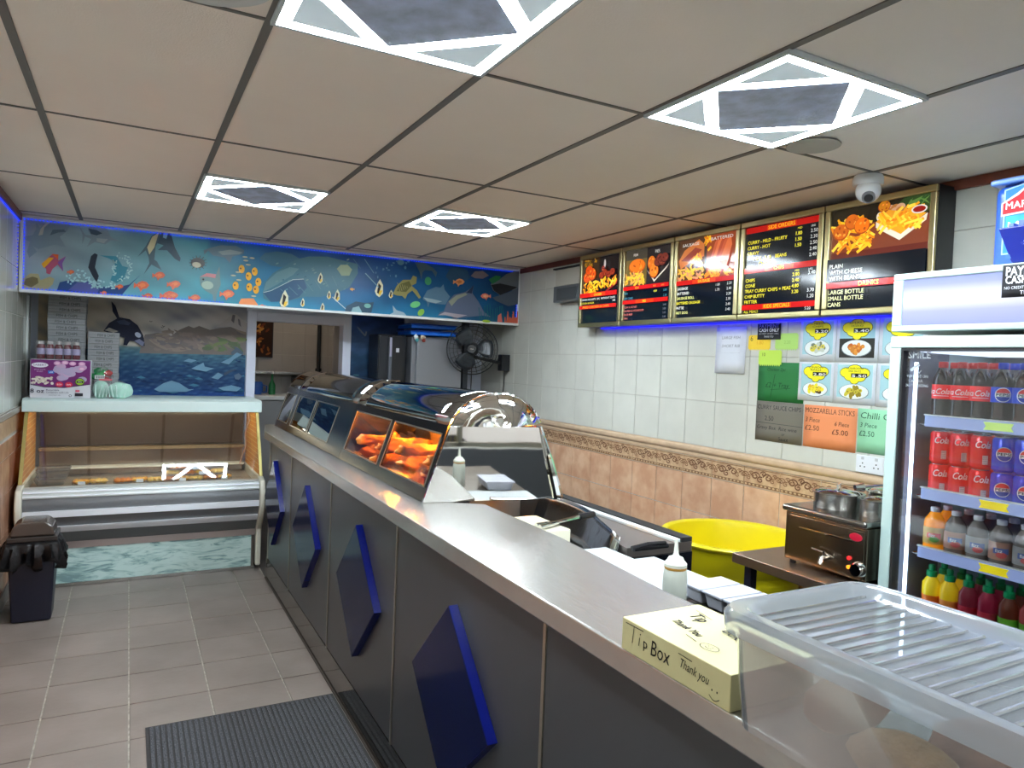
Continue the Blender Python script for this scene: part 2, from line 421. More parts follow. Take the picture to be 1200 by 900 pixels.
# front wall behind the photographer: door and shop window
bm = BM(); M_pl = mat('front_paint', (210, 206, 198), 0.7)
box(bm, XL, XR, YF-0.1, YF, 2.25, ZC); box(bm, XL, -0.2, YF-0.1, YF, 0, 2.25); box(bm, 0.8, 1.05, YF-0.1, YF, 0, 2.25)
box(bm, 1.05, XR, YF-0.1, YF, 0, 0.80); box(bm, 3.28, XR, YF-0.1, YF, 0.80, 2.25)
wall_front = struct('wall_front', bm, M_pl)
bm = BM(); box(bm, 1.05, XR-0.005, YF, YF+0.02, 0.0, 0.79); obj('dado_panel', bm, mat('dark_dado', (70, 72, 76), 0.4), wall_front)
bm = BM()
for x in (1.05, 2.14, 3.24): box(bm, x, x+0.045, YF-0.08, YF-0.03, 0.80, 2.25)
for z in (0.80, 2.205): box(bm, 1.05, 3.285, YF-0.08, YF-0.03, z, z+0.045)
w1 = struct('window_1', bm, M_alu, bevel=0.003)
bm = BM(); box(bm, 1.08, 3.26, YF-0.058, YF-0.052, 0.83, 2.22); obj('pane', bm, M_glass, w1)
bm = BM()
for x in (-0.2, 0.74): box(bm, x, x+0.06, YF-0.08, YF-0.03, 0, 2.25)
for z in (0.0, 0.95, 2.18): box(bm, -0.2, 0.8, YF-0.08, YF-0.03, z, z+0.07)
d2 = struct('door_2', bm, M_alu, bevel=0.003)
bm = BM(); box(bm, -0.15, 0.75, YF-0.058, YF-0.052, 0.05, 2.2); obj('pane', bm, M_glass, d2)
# street outside
bm = BM(); box(bm, -12, 14, -5.2, YF-0.1, -0.15, -0.03); struct('ground_pavement', bm, mat('pavement', (118, 112, 106), 0.8, noise=0.15))
bm = BM(); box(bm, -12, 14, -12, -5.2, -0.25, -0.14); struct('ground_road', bm, mat('asphalt', (74, 74, 78), 0.85, noise=0.2, nscale=20))
bm = BM(); box(bm, -12, 14, -30, -12, -0.25, -0.10); struct('ground_verge', bm, mat('verge_grass', (84, 130, 40), 0.9, noise=0.3, nscale=5))

bm = BM(); box(bm, -16, 18, -19, -16, -0.1, 7.5); struct('wall_sky_block', bm, mat('sky_block_render', (104, 88, 76), 0.9, noise=0.2, nscale=2))  # unseen wall added to keep bright sky out of the mirrored end panel

# ============================================================ CEILING FITTINGS
M_strip = emat('led_strip_white', (232, 246, 255), STRIP)
M_cpan = mat('light_corner_panel', (216, 226, 230), 0.5, emit=0.10, ecol=(200, 225, 240))
M_mid = mat('light_centre_panel', (186, 200, 230), 0.55, noise=0.35, nscale=14, bump=0.2, bscale=90)
def ceiling_light(x, y, label):
    t = thing('ceiling_light', label, 'ceiling light', (x+0.3, y+0.3, ZC), 'diamond-pattern ceiling lights')
    a, b, c, d = (x, y), (x+0.6, y), (x+0.6, y+0.6), (x, y+0.6)
    bm = BM()
    for (p, q) in (((x, y), (x+0.6, y+0.012)), ((x, y+0.588), (x+0.6, y+0.6)), ((x, y+0.012), (x+0.012, y+0.588)), ((x+0.588, y+0.012), (x+0.6, y+0.588))):
        box(bm, p[0], q[0], p[1], q[1], ZC-0.012, ZC+0.02)
    obj('frame', bm, mat('light_frame', (196, 204, 208), 0.4), t)
    mids = [(x+0.3, y+0.012), (x+0.588, y+0.3), (x+0.3, y+0.588), (x+0.012, y+0.3)]
    e = 0.022; i0, i1 = 0.012, 0.588
    for (p0, p1, q0, q1) in ((x+i0, x+i1, y+i0, y+i0+e), (x+i0, x+i1, y+i1-e, y+i1), (x+i0, x+i0+e, y+i0+e, y+i1-e), (x+i1-e, x+i1, y+i0+e, y+i1-e)):
        bm = BM(); box(bm, p0, p1, q0, q1, ZC-0.010, ZC+0.004); obj('tube', bm, M_strip, t)
    for k in range(4):
        p, q = Vector(mids[k]), Vector(mids[(k+1) % 4]); dr = (q-p).normalized(); n = Vector((-dr.y, dr.x))*0.009
        bm = BM(); pp = [p+n+dr*0.02, p-n+dr*0.02, q-n-dr*0.02, q+n-dr*0.02]
        prism(bm, [tuple(v) for v in pp], 2, ZC-0.010, ZC+0.004); obj('tube', bm, M_strip, t)
    mi = [(x+0.3+(p[0]-x-0.3)*0.90, y+0.3+(p[1]-y-0.3)*0.90) for p in mids]
    bm = BM(); prism(bm, mi, 2, ZC-0.0095, ZC+0.004); obj('centre_panel', bm, M_mid, t)
    cor = [(x+0.012, y+0.012), (x+0.588, y+0.012), (x+0.588, y+0.588), (x+0.012, y+0.588)]
    for k in range(4):
        bm = BM(); tri = [mids[k-1], cor[k], mids[k]]; g = ((tri[0][0]+tri[2][0]+cor[k][0])/3, (tri[0][1]+tri[2][1]+cor[k][1])/3); prism(bm, [(g[0]+(p[0]-g[0])*0.66, g[1]+(p[1]-g[1])*0.66) for p in tri], 2, ZC-0.0095, ZC+0.004); obj('corner_panel', bm, M_cpan, t)
    return t
ceiling_light(0.6, -0.6, 'large diamond-pattern LED ceiling light cut off by the top edge of the picture')
ceiling_light(1.8, -0.6, 'diamond-pattern LED ceiling light above the two widest menu boards, near the security camera')
ceiling_light(0.6, 1.8, 'distant diamond-pattern LED ceiling light over the glass food cabinet, left of the two far ones')
ceiling_light(1.8, 1.8, 'distant diamond-pattern LED ceiling light, the right one of the two far ones')
for (x, y), q in zip(LIGHTS[4:], ('by the street door', 'over the shop window')): ceiling_light(x, y, 'diamond-pattern LED ceiling light behind the photographer, '+q)
t = thing('ceiling_vent', 'round white ceiling vent beside the nearest ceiling light', 'vent', (0.43, -0.18, ZC))
bm = BM(); lathe(bm, [(0.155, 0), (0.155, -0.008), (0.14, -0.016), (0.115, -0.012), (0.105, -0.004)], (0.43, -0.18, ZC-0.003), n=40, capt=False); obj('rim', bm, mat('vent_white', (200, 200, 196), 0.35), t, smooth=True)
bm = BM(); lathe(bm, [(0.0001, -0.03), (0.05, -0.028), (0.085, -0.018), (0.09, -0.008)], (0.43, -0.18, ZC-0.003), n=32, capb=False); obj('disc', bm, MATS['vent_white'], t, smooth=True)
bm = BM(); lathe(bm, [(0.095, -0.004), (0.095, -0.006), (0.0001, -0.008)], (2.51, -0.10, ZC), n=32); tag(obj('ceiling_cover', bm, mat('cover_grey', (176, 172, 166), 0.6), at=None, smooth=True), 'flat round cover plate on the ceiling beside the light near the security camera', 'cover plate')
# security camera
t = thing('security_camera', 'white dome security camera hanging from the ceiling in front of the last menu board', 'camera', (3.03, 0.045, ZC))
Mc = mat('camera_white', (216, 216, 216), 0.35)
bm = BM(); lathe(bm, [(0.055, 0), (0.06, -0.012), (0.06, -0.035), (0.056, -0.042)], (3.03, 0.045, ZC-0.002), n=28); obj('base', bm, Mc, t, smooth=True)
bm = BM(); bmesh.ops.create_uvsphere(bm, u_segments=24, v_segments=14, radius=0.050, matrix=Matrix.Translation((3.02, 0.035, ZC-0.068))); obj('dome', bm, Mc, t, smooth=True)
bm = BM(); dr = Vector((-0.55, -0.45, -0.7)).normalized(); c0 = Vector((3.02, 0.035, ZC-0.068)); tube(bm, [c0+dr*0.03, c0+dr*0.054], 0.026, 18); obj('lens_housing', bm, mat('camera_grey', (120, 120, 124), 0.3), t, smooth=True)
bm = BM(); tube(bm, [c0+dr*0.05, c0+dr*0.057], 0.018, 18); obj('lens', bm, M_black, t, smooth=True)

# ============================================================ SEA-LIFE FASCIA
FY = 3.72
t = thing('mural_fascia', 'long hanging panel painted with sharks, a whale, dolphins and orange fish under the ceiling', 'mural panel', (1.53, FY, 1.94))
FX0, FX1, FZ0, FZ1 = XL+0.004, 3.405-0.03, 1.942, 2.447
bm = BM(); box(bm, FX0+0.01, FX1-0.01, FY+0.004, FY+0.05, FZ0+0.01, FZ1-0.002); obj('board', bm, M_white, t)
for nm, (a, b, c, d) in {'top': (FX0, FX1, FZ1-0.020, FZ1), 'bottom': (FX0, FX1, FZ0, FZ0+0.020), 'left': (FX0, FX0+0.018, FZ0+0.02, FZ1-0.02), 'right': (FX1-0.018, FX1, FZ0+0.02, FZ1-0.02)}.items():
    bm = BM(); box(bm, a, b, FY-0.012, FY+0.054, c, d); obj('frame_rail', bm, M_white, t, bevel=0.002)
M_blue = emat('led_blue', (20, 60, 255), 0.75)
bm = BM(); n = 0
x = FX0+0.02
while x < FX1-0.02:
    for z in (FZ1-0.028, FZ0+0.026):
        if z > 2.2 or x < 0.9: box(bm, x, x+0.007, FY-0.008, FY-0.002, z-0.003, z+0.003)
    x += 0.021
z = FZ0+0.03
while z < FZ1-0.03:
    for xx in (FX0+0.024, FX1-0.026): box(bm, xx-0.003, xx+0.003, FY-0.008, FY-0.002, z, z+0.007)
    z += 0.021
obj('led_strip', bm, M_blue, t, kind='stuff', label='string of tiny blue LED lights around the mural edge')
O = (FX0+0.018, FY+0.003, FZ0+0.02); cv = Canvas(O, (1, 0, 0), (0, 0, 1)); Wf, Hf = FX1-FX0-0.036, FZ1-FZ0-0.04
def sea(a, b):
    base = ramp([(0, (150, 160, 168)), (0.14, (128, 162, 172)), (0.3, (66, 146, 162)), (0.42, (42, 118, 160)), (0.6, (34, 92, 146)), (0.78, (28, 92, 140)), (0.92, (20, 70, 112)), (1, (14, 48, 88))], a)
    k = fn2(a*14, b*3, 2)*0.10
    if a > 0.3: base = mixc(base, (12, 52, 130), max(0, b-0.6)*1.2)
    base = mixc(base, (70, 190, 205), max(0, 0.45-b)*(0.75 if 0.12 < a < 0.85 else 0.35))
    if 0.66 < a < 0.9: base = mixc(base, (30, 60, 96), 0.1)
    return tuple(max(0, min(255, c*(1+k))) for c in base)
cv.grid(0, 0, Wf, Hf, 120, 20, sea)
def F(pts):      # survey pixels on the fascia plane -> panel coordinates
    o = []
    for u, v in pts:
        p = P(u, v, 1, FY); o.append((min(max(p[0]-O[0], 0), Wf), min(max(p[2]-O[2], 0), Hf)))
    return o
A6 = lambda *p: F([(20+x/6, 240+y/6) for x, y in p])
B5 = lambda *p: F([(200+x/5.4545, 260+y/5.4545) for x, y in p])
C5 = lambda *p: F([(400+x/5.4545, 280+y/5.4545) for x, y in p])
G1, G2, G3 = (128, 146, 156), (92, 110, 124), (150, 162, 168)
# sharks
cv.poly(A6((45,225),(110,212),(135,165),(132,125),(160,160),(215,120),(300,104),(360,112),(376,140),(350,185),(300,225),(345,300),(265,280),(210,295),(150,312),(110,290),(140,330),(85,372),(70,330),(90,260),(45,240)), G1)
cv.poly(A6((190,160),(240,118),(210,118),(165,170),(150,215),(180,210)), (182, 180, 168)); cv.poly(A6((250,175),(330,172),(345,190),(290,195),(230,215)), G2)
cv.poly(A6((434,145),(480,210),(520,215),(498,180),(510,150),(580,140),(625,150),(660,230),(735,258),(660,248),(620,278),(545,262),(490,296),(520,240),(478,222),(458,278),(460,210)), (132, 150, 160))
cv.poly(A6((500,165),(560,178),(600,200),(560,215),(520,205)), (66, 84, 100)); cv.poly(A6((560,235),(640,240),(610,270),(560,258)), (160, 172, 176))
# rainbow fish
cv.poly(A6((170,415),(215,375),(250,345),(290,350),(290,392),(345,360),(318,410),(325,470),(285,420),(250,450),(230,490),(205,480),(205,452)), (178, 84, 110))
cv.poly(A6((170,415),(225,370),(260,372),(215,420),(190,445)), (236, 170, 40)); cv.poly(A6((245,345),(292,350),(285,385)), (226, 100, 50)); cv.poly(A6((285,405),(345,360),(318,412),(324,468)), (128, 84, 160))
# rock bottom left, turtle-like
cv.poly(A6((22,585),(40,520),(90,482),(150,485),(165,530),(230,505),(262,520),(250,560),(200,600),(120,590)), (168, 160, 118)); cv.poly(A6((45,560),(60,520),(110,505),(145,515),(150,550),(100,580)), (110, 100, 66))
# whale back and splash
cv.poly(A6((280,600),(300,545),(360,530),(440,545),(520,535),(600,575),(700,580),(790,560),(870,490),(800,560),(740,630),(500,622)), (40, 72, 124))
cv.poly(A6((360,600),(420,548),(520,545),(580,590),(560,625)), (84, 92, 150))
for k in range(60):
    r = random.Random(k); x = r.uniform(345, 700); y = 520+25*math.sin(x/40)+r.uniform(-45, 40) if x < 520 else 540+r.uniform(-10, 50); cv.ell(*A6((x, y))[0], 0.014*r.uniform(.3, 1), 0.006, (170, 214, 220), rot=r.uniform(0, 3), n=8, tick=False)
cv.tick()
cv.poly(A6((500,440),(520,360),(545,340),(567,350),(555,400),(548,440),(575,500),(560,545),(530,500)), (38, 48, 62)); cv.poly(A6((580,355),(700,362),(740,430),(780,440),(750,520),(700,552),(655,530),(680,470),(690,400),(640,375)), (60, 136, 156))
for k in range(50):
    r = random.Random(k+99); a = r.uniform(0, 6.28); q = r.uniform(60, 110); cv.ell(*A6((735+q*.7*math.cos(a), 440+q*math.sin(a)))[0], 0.011*r.uniform(.3, 1), 0.004, (176, 214, 214), rot=r.uniform(0, 3), n=8, tick=False)
cv.tick()
# seals / penguins
cv.poly(A6((1005,175),(985,195),(945,220),(905,290),(848,365),(905,320),(925,370),(930,410),(890,490),(945,420),(1018,460),(985,400),(965,385),(975,290),(1010,230)), (74, 100, 112)); cv.poly(A6((1000,185),(950,225),(915,300),(930,350),(965,300),(990,220)), (206, 200, 158))
cv.poly(A6((1015,180),(985,270),(1030,285),(990,318),(1055,320),(1110,380),(1145,400),(1150,375),(1110,300),(1082,180)), (52, 80, 98)); cv.poly(A6((1030,190),(1060,200),(1050,240),(1025,230)), (120, 160, 176))
# orange fish
def fish(cs, x, y, s, col, col2=None, flip=1):
    pt = [(-1, 0), (-.6, -.45), (0, -.6), (.5, -.4), (.8, -.1), (1.15, -.4), (1.2, .45), (.75, .15), (.4, .5), (.25, .95), (-.05, .55), (-.6, .45)]
    cv.poly(cs(*[(x+p[0]*s*flip, y+p[1]*s) for p in pt]), col)
    if col2: cv.poly(cs(*[(x+p[0]*s*flip*.5, y+p[1]*s*.5) for p in pt]), col2)
for x, y, s in ((380,472,24),(722,574,26),(610,618,22),(1000,495,42),(880,565,50),(1105,560,44),(1070,640,58),(920,642,36)): fish(A6, x, y, s, (226, 110, 78), (240, 136, 80), -1)
for x, y, s in ((30,395,34),(16,470,34),(155,485,36),(365,460,44)): fish(B5, x, y, s, (226, 116, 84), (238, 146, 92), -1)
cv.poly(B5((435,520),(450,490),(500,488),(530,490),(560,535),(540,545),(440,532)), (236, 146, 90)); fish(B5, 585, 538, 18, (232, 120, 90))
# moving right: puffer, sunfish, shark
cv.ell(*B5((175,262))[0], 0.046, 0.036, (66, 66, 64)); cv.ell(*B5((165,275))[0], 0.030, 0.020, (196, 196, 170))
for k in range(14): a = k*0.45; cv.line(B5((175+40*math.cos(a), 262+32*math.sin(a)), (175+58*math.cos(a), 262+48*math.sin(a))), 0.004, (60, 60, 60), tick=False)
cv.tick()
cv.poly(B5((210,182),(255,165),(320,150),(420,155),(470,180),(465,205),(395,222),(378,262),(345,228),(270,215),(240,185),(215,208)), (92, 122, 138)); cv.poly(B5((300,190),(380,178),(460,195),(440,208),(330,212)), (142, 162, 168))
cv.poly(B5((185,355),(230,328),(290,335),(312,285),(315,360),(320,400),(295,460),(288,508),(272,510),(268,465),(220,440),(190,405)), (106, 140, 140)); cv.poly(B5((186,352),(230,328),(290,335),(285,360),(230,350)), (204, 132, 138)); cv.ell(*B5((208,368))[0], .007, .007, (20, 20, 20))
cv.ell(*B5((235,405))[0], 0.04, 0.03, (166, 190, 176))
for x, y in ((453,302),(537,318),(498,348),(560,385),(415,408),(502,418),(545,434)):
    cv.ell(*B5((x, y))[0], 0.021, 0.031, (240, 176, 36)); cv.ell(*B5((x-6, y-4))[0], .006, .006, (30, 30, 20))
for x, y in ((475,225),(480,248),(495,275),(520,232),(400,343),(435,372),(530,475),(430,322)): cv.ell(*B5((x, y))[0], .018, .006, (196, 196, 160))
# great whale
cv.poly(B5((565,235),(600,200),(680,190),(770,205),(840,245),(790,275),(700,290),(640,280)), (62, 112, 136))
cv.poly(B5((588,455),(600,390),(650,330),(730,280),(800,240),(880,222),(1000,222),(1090,245),(1195,270),(1195,330),(1140,420),(1060,455),(960,480),(860,478),(740,508),(640,512),(592,490)), (68, 118, 136))
cv.poly(B5((588,450),(610,385),(680,322),(760,290),(820,300),(780,340),(680,400)), (96, 140, 150)); cv.poly(B5((592,455),(690,412),(780,372),(850,370),(870,420),(820,480),(740,508),(640,512)), (44, 88, 122))
cv.line(B5((592,452),(640,440),(700,410),(780,370),(850,366)), 0.004, (196, 214, 214))
for k in range(7): cv.line(B5((700+k*55, 430-k*14), (760+k*50, 480-k*12)), 0.003, (100, 146, 156))
for k in range(24): r = random.Random(k+7); cv.ell(*B5((r.uniform(620,1150), r.uniform(240,440)))[0], .012, .005, r.choice([(90,140,148),(52,100,124),(110,152,154)]), rot=.5, n=8, tick=False)
cv.tick()
cv.poly(B5((1060,300),(1085,275),(1130,275),(1158,305),(1140,345),(1090,345)), (146, 170, 140))
def angel(cs, x, y, s):
    cv.poly(cs((x-s*.6, y+s*.3), (x-s*.2, y-s*.8), (x+s*.1, y-s*1.3), (x+s*.5, y-s*.5), (x+s*.5, y+s*.6), (x, y+s*1.1), (x-s*.4, y+s*.8)), (226, 226, 196))
    cv.poly(cs((x-s*.1, y-s*.8), (x+s*.25, y-s*.4), (x-s*.05, y+s*.7), (x-s*.3, y+s*.5)), (24, 24, 24)); cv.poly(cs((x+s*.05, y+s*.2), (x+s*.45, y+s*.2), (x+s*.1, y+s*.9), (x-s*.1, y+s*.7)), (240, 200, 60))
for x, y, s in ((955,362,30),(725,500,50),(842,518,24),(1010,470,24),(1062,475,34),(968,550,26)): angel(B5, x, y, s)
angel(C5, 240, 320, 48); angel(C5, 314, 355, 24)
cv.line(B5((1030,480),(1120,560)), .006, (200, 216, 220))
# orca bottom and dolphin fin
cv.poly(C5((20,482),(30,430),(90,400),(150,410),(205,405),(190,470),(180,488)), (54, 84, 104)); cv.ell(*C5((165,428))[0], .028, .018, (120, 180, 170)); cv.poly(C5((60,482),(70,440),(110,430),(130,470),(120,486)), (146, 188, 196))
cv.poly(C5((305,492),(330,470),(325,425),(350,455),(395,470),(415,500)), (160, 184, 196))
for x, y in ((65,322),): fish(C5, x, y, 14, (240, 176, 80))
for k in range(16): r = random.Random(k+40); x = r.uniform(210, 430); cv.ell(*C5((x, r.uniform(140, 250)))[0], .012*r.random()+.003, .012*r.random()+.003, (88, 140, 176), n=10)
cv.line(C5((75,130),(120,190)), .006, (60, 110, 150)); cv.line(C5((145,130),(205,220)), .006, (96, 146, 176)); cv.line(C5((150,220),(235,310)), .007, (120, 170, 190))
# turtle
cv.poly(C5((325,352),(350,300),(390,262),(440,262),(455,235),(478,245),(475,285),(445,300),(480,330),(505,375),(492,382),(450,330),(420,352),(405,385),(385,365),(350,362)), (150, 146, 92)); cv.poly(C5((350,335),(370,290),(430,270),(445,300),(410,340)), (104, 104, 62))
for k in range(6): cv.line(C5((355+k*15, 300+6*k-20), (372+k*12, 338-k*6)), .003, (186, 178, 120))
# seal, far whale, clownfish, lionfish
cv.poly(C5((465,150),(520,150),(580,185),(608,215),(600,245),(575,205),(530,200),(515,215),(508,260),(495,210),(475,170)), (70, 96, 112))
cv.poly(C5((662,240),(690,190),(740,180),(800,200),(820,250),(770,285),(700,285)), (44, 78, 108))
fish(C5, 750, 275, 34, (222, 150, 100), (190, 110, 60), -1); cv.poly(C5((822,238),(850,208),(900,205),(938,235),(900,255),(850,252)), (120, 110, 122))
fish(C5, 915, 366, 30, (220, 120, 100), (236, 170, 130)); cv.ell(*C5((550,270))[0], .03, .034, (60, 140, 96))
cv.ell(*C5((468,420))[0], .045, .026, (110, 200, 130), rot=.3); cv.ell(*C5((505,470))[0], .034, .024, (150, 206, 90), rot=.8); cv.ell(*C5((375,150))[0], .03, .024, (90, 140, 160))
# dolphins
cv.poly(C5((520,372),(545,330),(600,308),(630,312),(648,290),(655,325),(690,370),(660,420),(600,415),(560,408),(550,440),(540,400),(515,388)), (86, 122, 146)); cv.poly(C5((520,375),(580,385),(640,400),(600,412),(545,400)), (150, 172, 180))
cv.poly(C5((612,492),(625,470),(650,462),(672,405),(715,358),(785,340),(815,322),(842,295),(832,345),(870,400),(905,465),(950,500),(900,490),(820,498),(740,505),(732,530),(712,528),(695,490),(650,482)), (92, 104, 128))
cv.poly(C5((615,488),(655,468),(720,478),(800,488),(740,505),(660,488)), (168, 160, 168)); cv.poly(C5((680,400),(730,362),(790,345),(800,358),(740,385),(700,430)), (140, 146, 130)); cv.poly(C5((795,345),(842,295),(828,350)), (44, 56, 82))
# big dolphins at right and coral
cv.poly(C5((948,290),(1000,262),(1050,225),(1100,208),(1145,210),(1145,330),(1080,330),(1010,362),(965,330)), (92, 98, 104)); cv.poly(C5((952,295),(1010,285),(1120,310),(1060,340),(1010,360),(970,330)), (30, 30, 34))
cv.poly(C5((960,375),(1010,360),(1080,335),(1145,315),(1145,420),(1060,430),(980,395)), (72, 82, 96)); cv.poly(C5((935,260),(980,235),(1015,240),(1005,262),(960,290)), (40, 110, 70))
for k in range(12): r = random.Random(k+3); x = 880+k*14; cv.line(C5((x, 545), (x+r.uniform(-14, 14), 470-r.uniform(0, 60))), .007, (26, 96, 110))
for k in range(9): x = 1040+k*11; cv.line(C5((x, 550), (x+6*math.sin(k*2), 500-18*(k % 3))), .011, (206, 100, 70))
cv.poly(C5((1040,552),(1060,510),(1120,500),(1135,552)), (190, 90, 66)); cv.poly(C5((990,548),(995,490),(1015,476),(1022,546)), (200, 104, 92)); cv.ell(*C5((920,538))[0], .04, .012, (150, 180, 50))
cv.build('painted_scene', M_gloss, t)
# blue LED run along left wall cornice
bm = BM(); y = 1.2
while y < 3.69: box(bm, XL+0.002, XL+0.008, y, y+0.007, 2.395, 2.401); y += 0.022
z = 1.98
while z < 2.39: box(bm, XL+0.002, XL+0.008, 3.62, 3.626, z, z+0.007); z += 0.022
tag(obj('led_strip', bm, emat('led_blue_dim', (30, 60, 255), 0.5), kind='stuff'), 'string of blue LED lights along the cornice of the left wall', 'light strip')

# ============================================================ MURALS ON THE BACK WALL
t = thing('wall_mural', 'painted mural of a leaping black whale, mountain and stormy sea above the food cabinet', 'mural', (0.5, YB, 1.22))
bm = BM(); box(bm, -0.30, 1.168, YB-0.008, YB-0.001, 1.20, 2.30); obj('backing', bm, M_white, t)
O2 = (-0.30, YB-0.009, 1.20); cv = Canvas(O2, (1, 0, 0), (0, 0, 1)); W2, H2 = 1.468, 1.10
def G(pts):
    o = []
    for u, v in pts:
        p = P(u, v, 1, YB); o.append((min(max(p[0]-O2[0], 0), W2), min(max(p[2]-O2[2], 0), H2)))
    return o
D6 = lambda *p: G([(140+x/6.43, 340+y/6.43) for x, y in p])
def skysea(a, b):
    z = b*H2
    if z > 0.42:
        c = ramp([(0.42, (214, 206, 194)), (0.55, (190, 182, 176)), (0.75, (166, 164, 168)), (1.1, (130, 136, 150))], z); c = mixc(c, (222, 196, 150), max(0, .6-a)*1.1)
        k = fn2(a*7, z*8, 4); return mixc(c, (212, 206, 200) if k > 0 else (84, 92, 112), abs(k)*.45)
    c = ramp([(0, (24, 72, 150)), (0.12, (26, 58, 104)), (0.25, (28, 66, 106)), (0.38, (72, 112, 128)), (0.42, (110, 132, 130))], z)
    k = fn2(a*22, z*46, 1); return mixc(c, (120, 170, 180) if k > 0 else (14, 34, 70), abs(k)*.35)
cv.grid(0, 0, W2, H2, 110, 80, skysea)
cv.poly(D6((150,470),(190,335),(290,322),(390,345),(450,300),(520,270),(560,285),(600,270),(680,300),(760,285),(860,275),(900,290),(960,300),(960,490),(150,475)), (122, 112, 108))
for k in range(110): r = random.Random(k); x = r.uniform(220, 930); y = r.uniform(325+30*math.sin(x/90), 450); cv.ell(*D6((x, y))[0], r.uniform(.02, .06), r.uniform(.006, .02), r.choice([(134,120,114),(112,106,108),(144,130,120),(122,110,104)]) if x < 640 or y < 370 else r.choice([(104,122,86),(118,130,88),(96,110,84),(130,124,106)]), rot=r.uniform(-.9, .3), n=12)
cv.poly(D6((725,280),(800,225),(850,180),(880,185),(940,240),(962,250),(962,320),(890,300),(830,275)), (176, 168, 166)); cv.poly(D6((850,185),(870,190),(860,250),(840,230)), (110, 106, 112)); cv.poly(D6((890,215),(905,225),(915,280),(895,260)), (120, 116, 120))
for k in range(70):
    r = random.Random(k+11); x, y = r.uniform(60, 940), r.uniform(490, 770); s = r.uniform(8, 34)*(0.5+(y-480)/300)
    cv.poly(D6((x, y), (x+s, y-s*.35), (x+2*s, y+s*.1), (x+s, y+s*.25)), r.choice([(36,84,120),(20,48,90),(64,120,146),(24,60,110)]))
for pts in (((480,535),(520,515),(580,530),(540,545)),((540,590),(630,545),(640,575),(710,590),(650,612),(570,600)),((690,660),(740,620),(780,640),(740,672)),((260,745),(330,700),(390,680),(450,700),(520,745),(560,745),(500,765),(300,765)),((760,545),(830,510),(880,470),(930,480),(860,520),(820,560)),((740,735),(840,715),(915,735),(880,762),(780,755))): cv.poly(D6(*pts), (110, 150, 176))
cv.poly(D6((780,625),(830,600),(885,595),(830,620),(790,645)), (60, 76, 96)); cv.poly(D6((835,470),(870,440),(850,425),(890,435),(930,470),(925,488),(880,470),(845,492)), (84, 100, 116)); cv.poly(D6((860,640),(895,625),(920,650),(895,675),(868,668)), (84, 104, 126))
for x, y in ((235,240),(330,275),(322,285)): cv.line(D6((x-10, y-8), (x, y), (x+12, y-4)), .004, (50, 50, 56))
# the leaping whale
E7 = lambda *p: G([(x/3.75, 240+y/3.75) for x, y in p])
cv.poly(E7((455,555),(480,520),(515,500),(495,470),(490,425),(508,445),(525,495),(570,503),(605,530),(630,575),(636,620),(615,618),(590,600),(570,598),(558,618),(542,616),(548,585),(510,575),(470,560)), (22, 26, 50))
cv.poly(E7((512,512),(545,505),(575,520),(565,530),(525,525)), (58, 66, 90)); cv.poly(E7((590,598),(612,590),(634,604),(628,624)), (120, 124, 150)); cv.ell(*E7((606,572))[0], .024, .018, (176, 184, 204), rot=-.7)
cv.poly(E7((460,552),(480,540),(520,556),(500,562)), (176, 170, 160))
cv.build('painted_scene', M_print, t)
bm = BM(); box(bm, 0.55, 1.165, YB-0.013, YB-0.009, 1.205, 1.212); obj('led_strip', bm, emat('led_blue_soft', (30, 80, 255), 0.7), t)

t = thing('wall_mural', 'narrow dark blue sea mural right of the white doorway', 'mural', (2.3, YB, 1.0))
bm = BM(); box(bm, 2.062, 2.56, YB-0.008, YB-0.001, 0.9, 2.3); obj('backing', bm, M_white, t)
cv = Canvas((2.062, YB-0.009, 0.9), (1, 0, 0), (0, 0, 1))
def deep(a, b):
    c = ramp([(0, (20, 40, 66)), (0.35, (22, 48, 80)), (0.5, (34, 66, 96)), (0.62, (70, 96, 140)), (0.8, (34, 66, 140)), (1, (16, 36, 100))], b); k = fn2(a*5, b*20, 3)*.15
    return tuple(max(0, min(255, x*(1+k)*(1-.35*a))) for x in c)
cv.grid(0, 0, 0.498, 1.4, 24, 60, deep)
cv.line([(0.06, 0.97), (0.13, 0.90), (0.14, 0.94)], .014, (120, 130, 150)); cv.line([(0.05, 0.98), (0.09, 0.93)], .01, (90, 110, 150))
for k in range(20): r = random.Random(k); cv.ell(r.uniform(0, .25), r.uniform(.3, .55), .03, .006, (60, 110, 120), n=8)
cv.build('painted_scene', M_print, t)

# ============================================================ REAR: appliances under the fascia
M_bf = mat('black_appliance', (28, 31, 38), 0.25)
t = thing('black_refrigerator', 'tall dark refrigerator with a small white square label beside the steel cold cabinet', 'refrigerator', (2.35, 4.25, 0))
bm = BM(); box(bm, 2.215, 2.47, 4.12, 4.40, 0.02, 1.815); obj('body', bm, M_bf, t, bevel=0.006)
bm = BM(); box(bm, 2.22, 2.30, 4.10, 4.118, 0.05, 1.80); obj('door', bm, M_bf, t, bevel=0.004)
bm = BM(); box(bm, 2.335, 2.465, 4.10, 4.118, 0.05, 1.80); obj('door', bm, mat('black_door', (16, 17, 22), 0.3), t, bevel=0.004)
bm = BM(); box(bm, 2.303, 2.332, 4.085, 4.118, 0.06, 1.79); obj('handle', bm, mat('grey_rail', (84, 88, 96), 0.35), t, bevel=0.004)
bm = BM(); box(bm, 2.31, 2.327, 4.080, 4.086, 1.62, 1.785); obj('tag', bm, mat('pale_tag', (170, 166, 190), 0.5), t)
bm = BM(); box(bm, 2.372, 2.400, 4.096, 4.0995, 1.66, 1.695); obj('label', bm, mat('white_label', (220, 220, 226), 0.5), t)
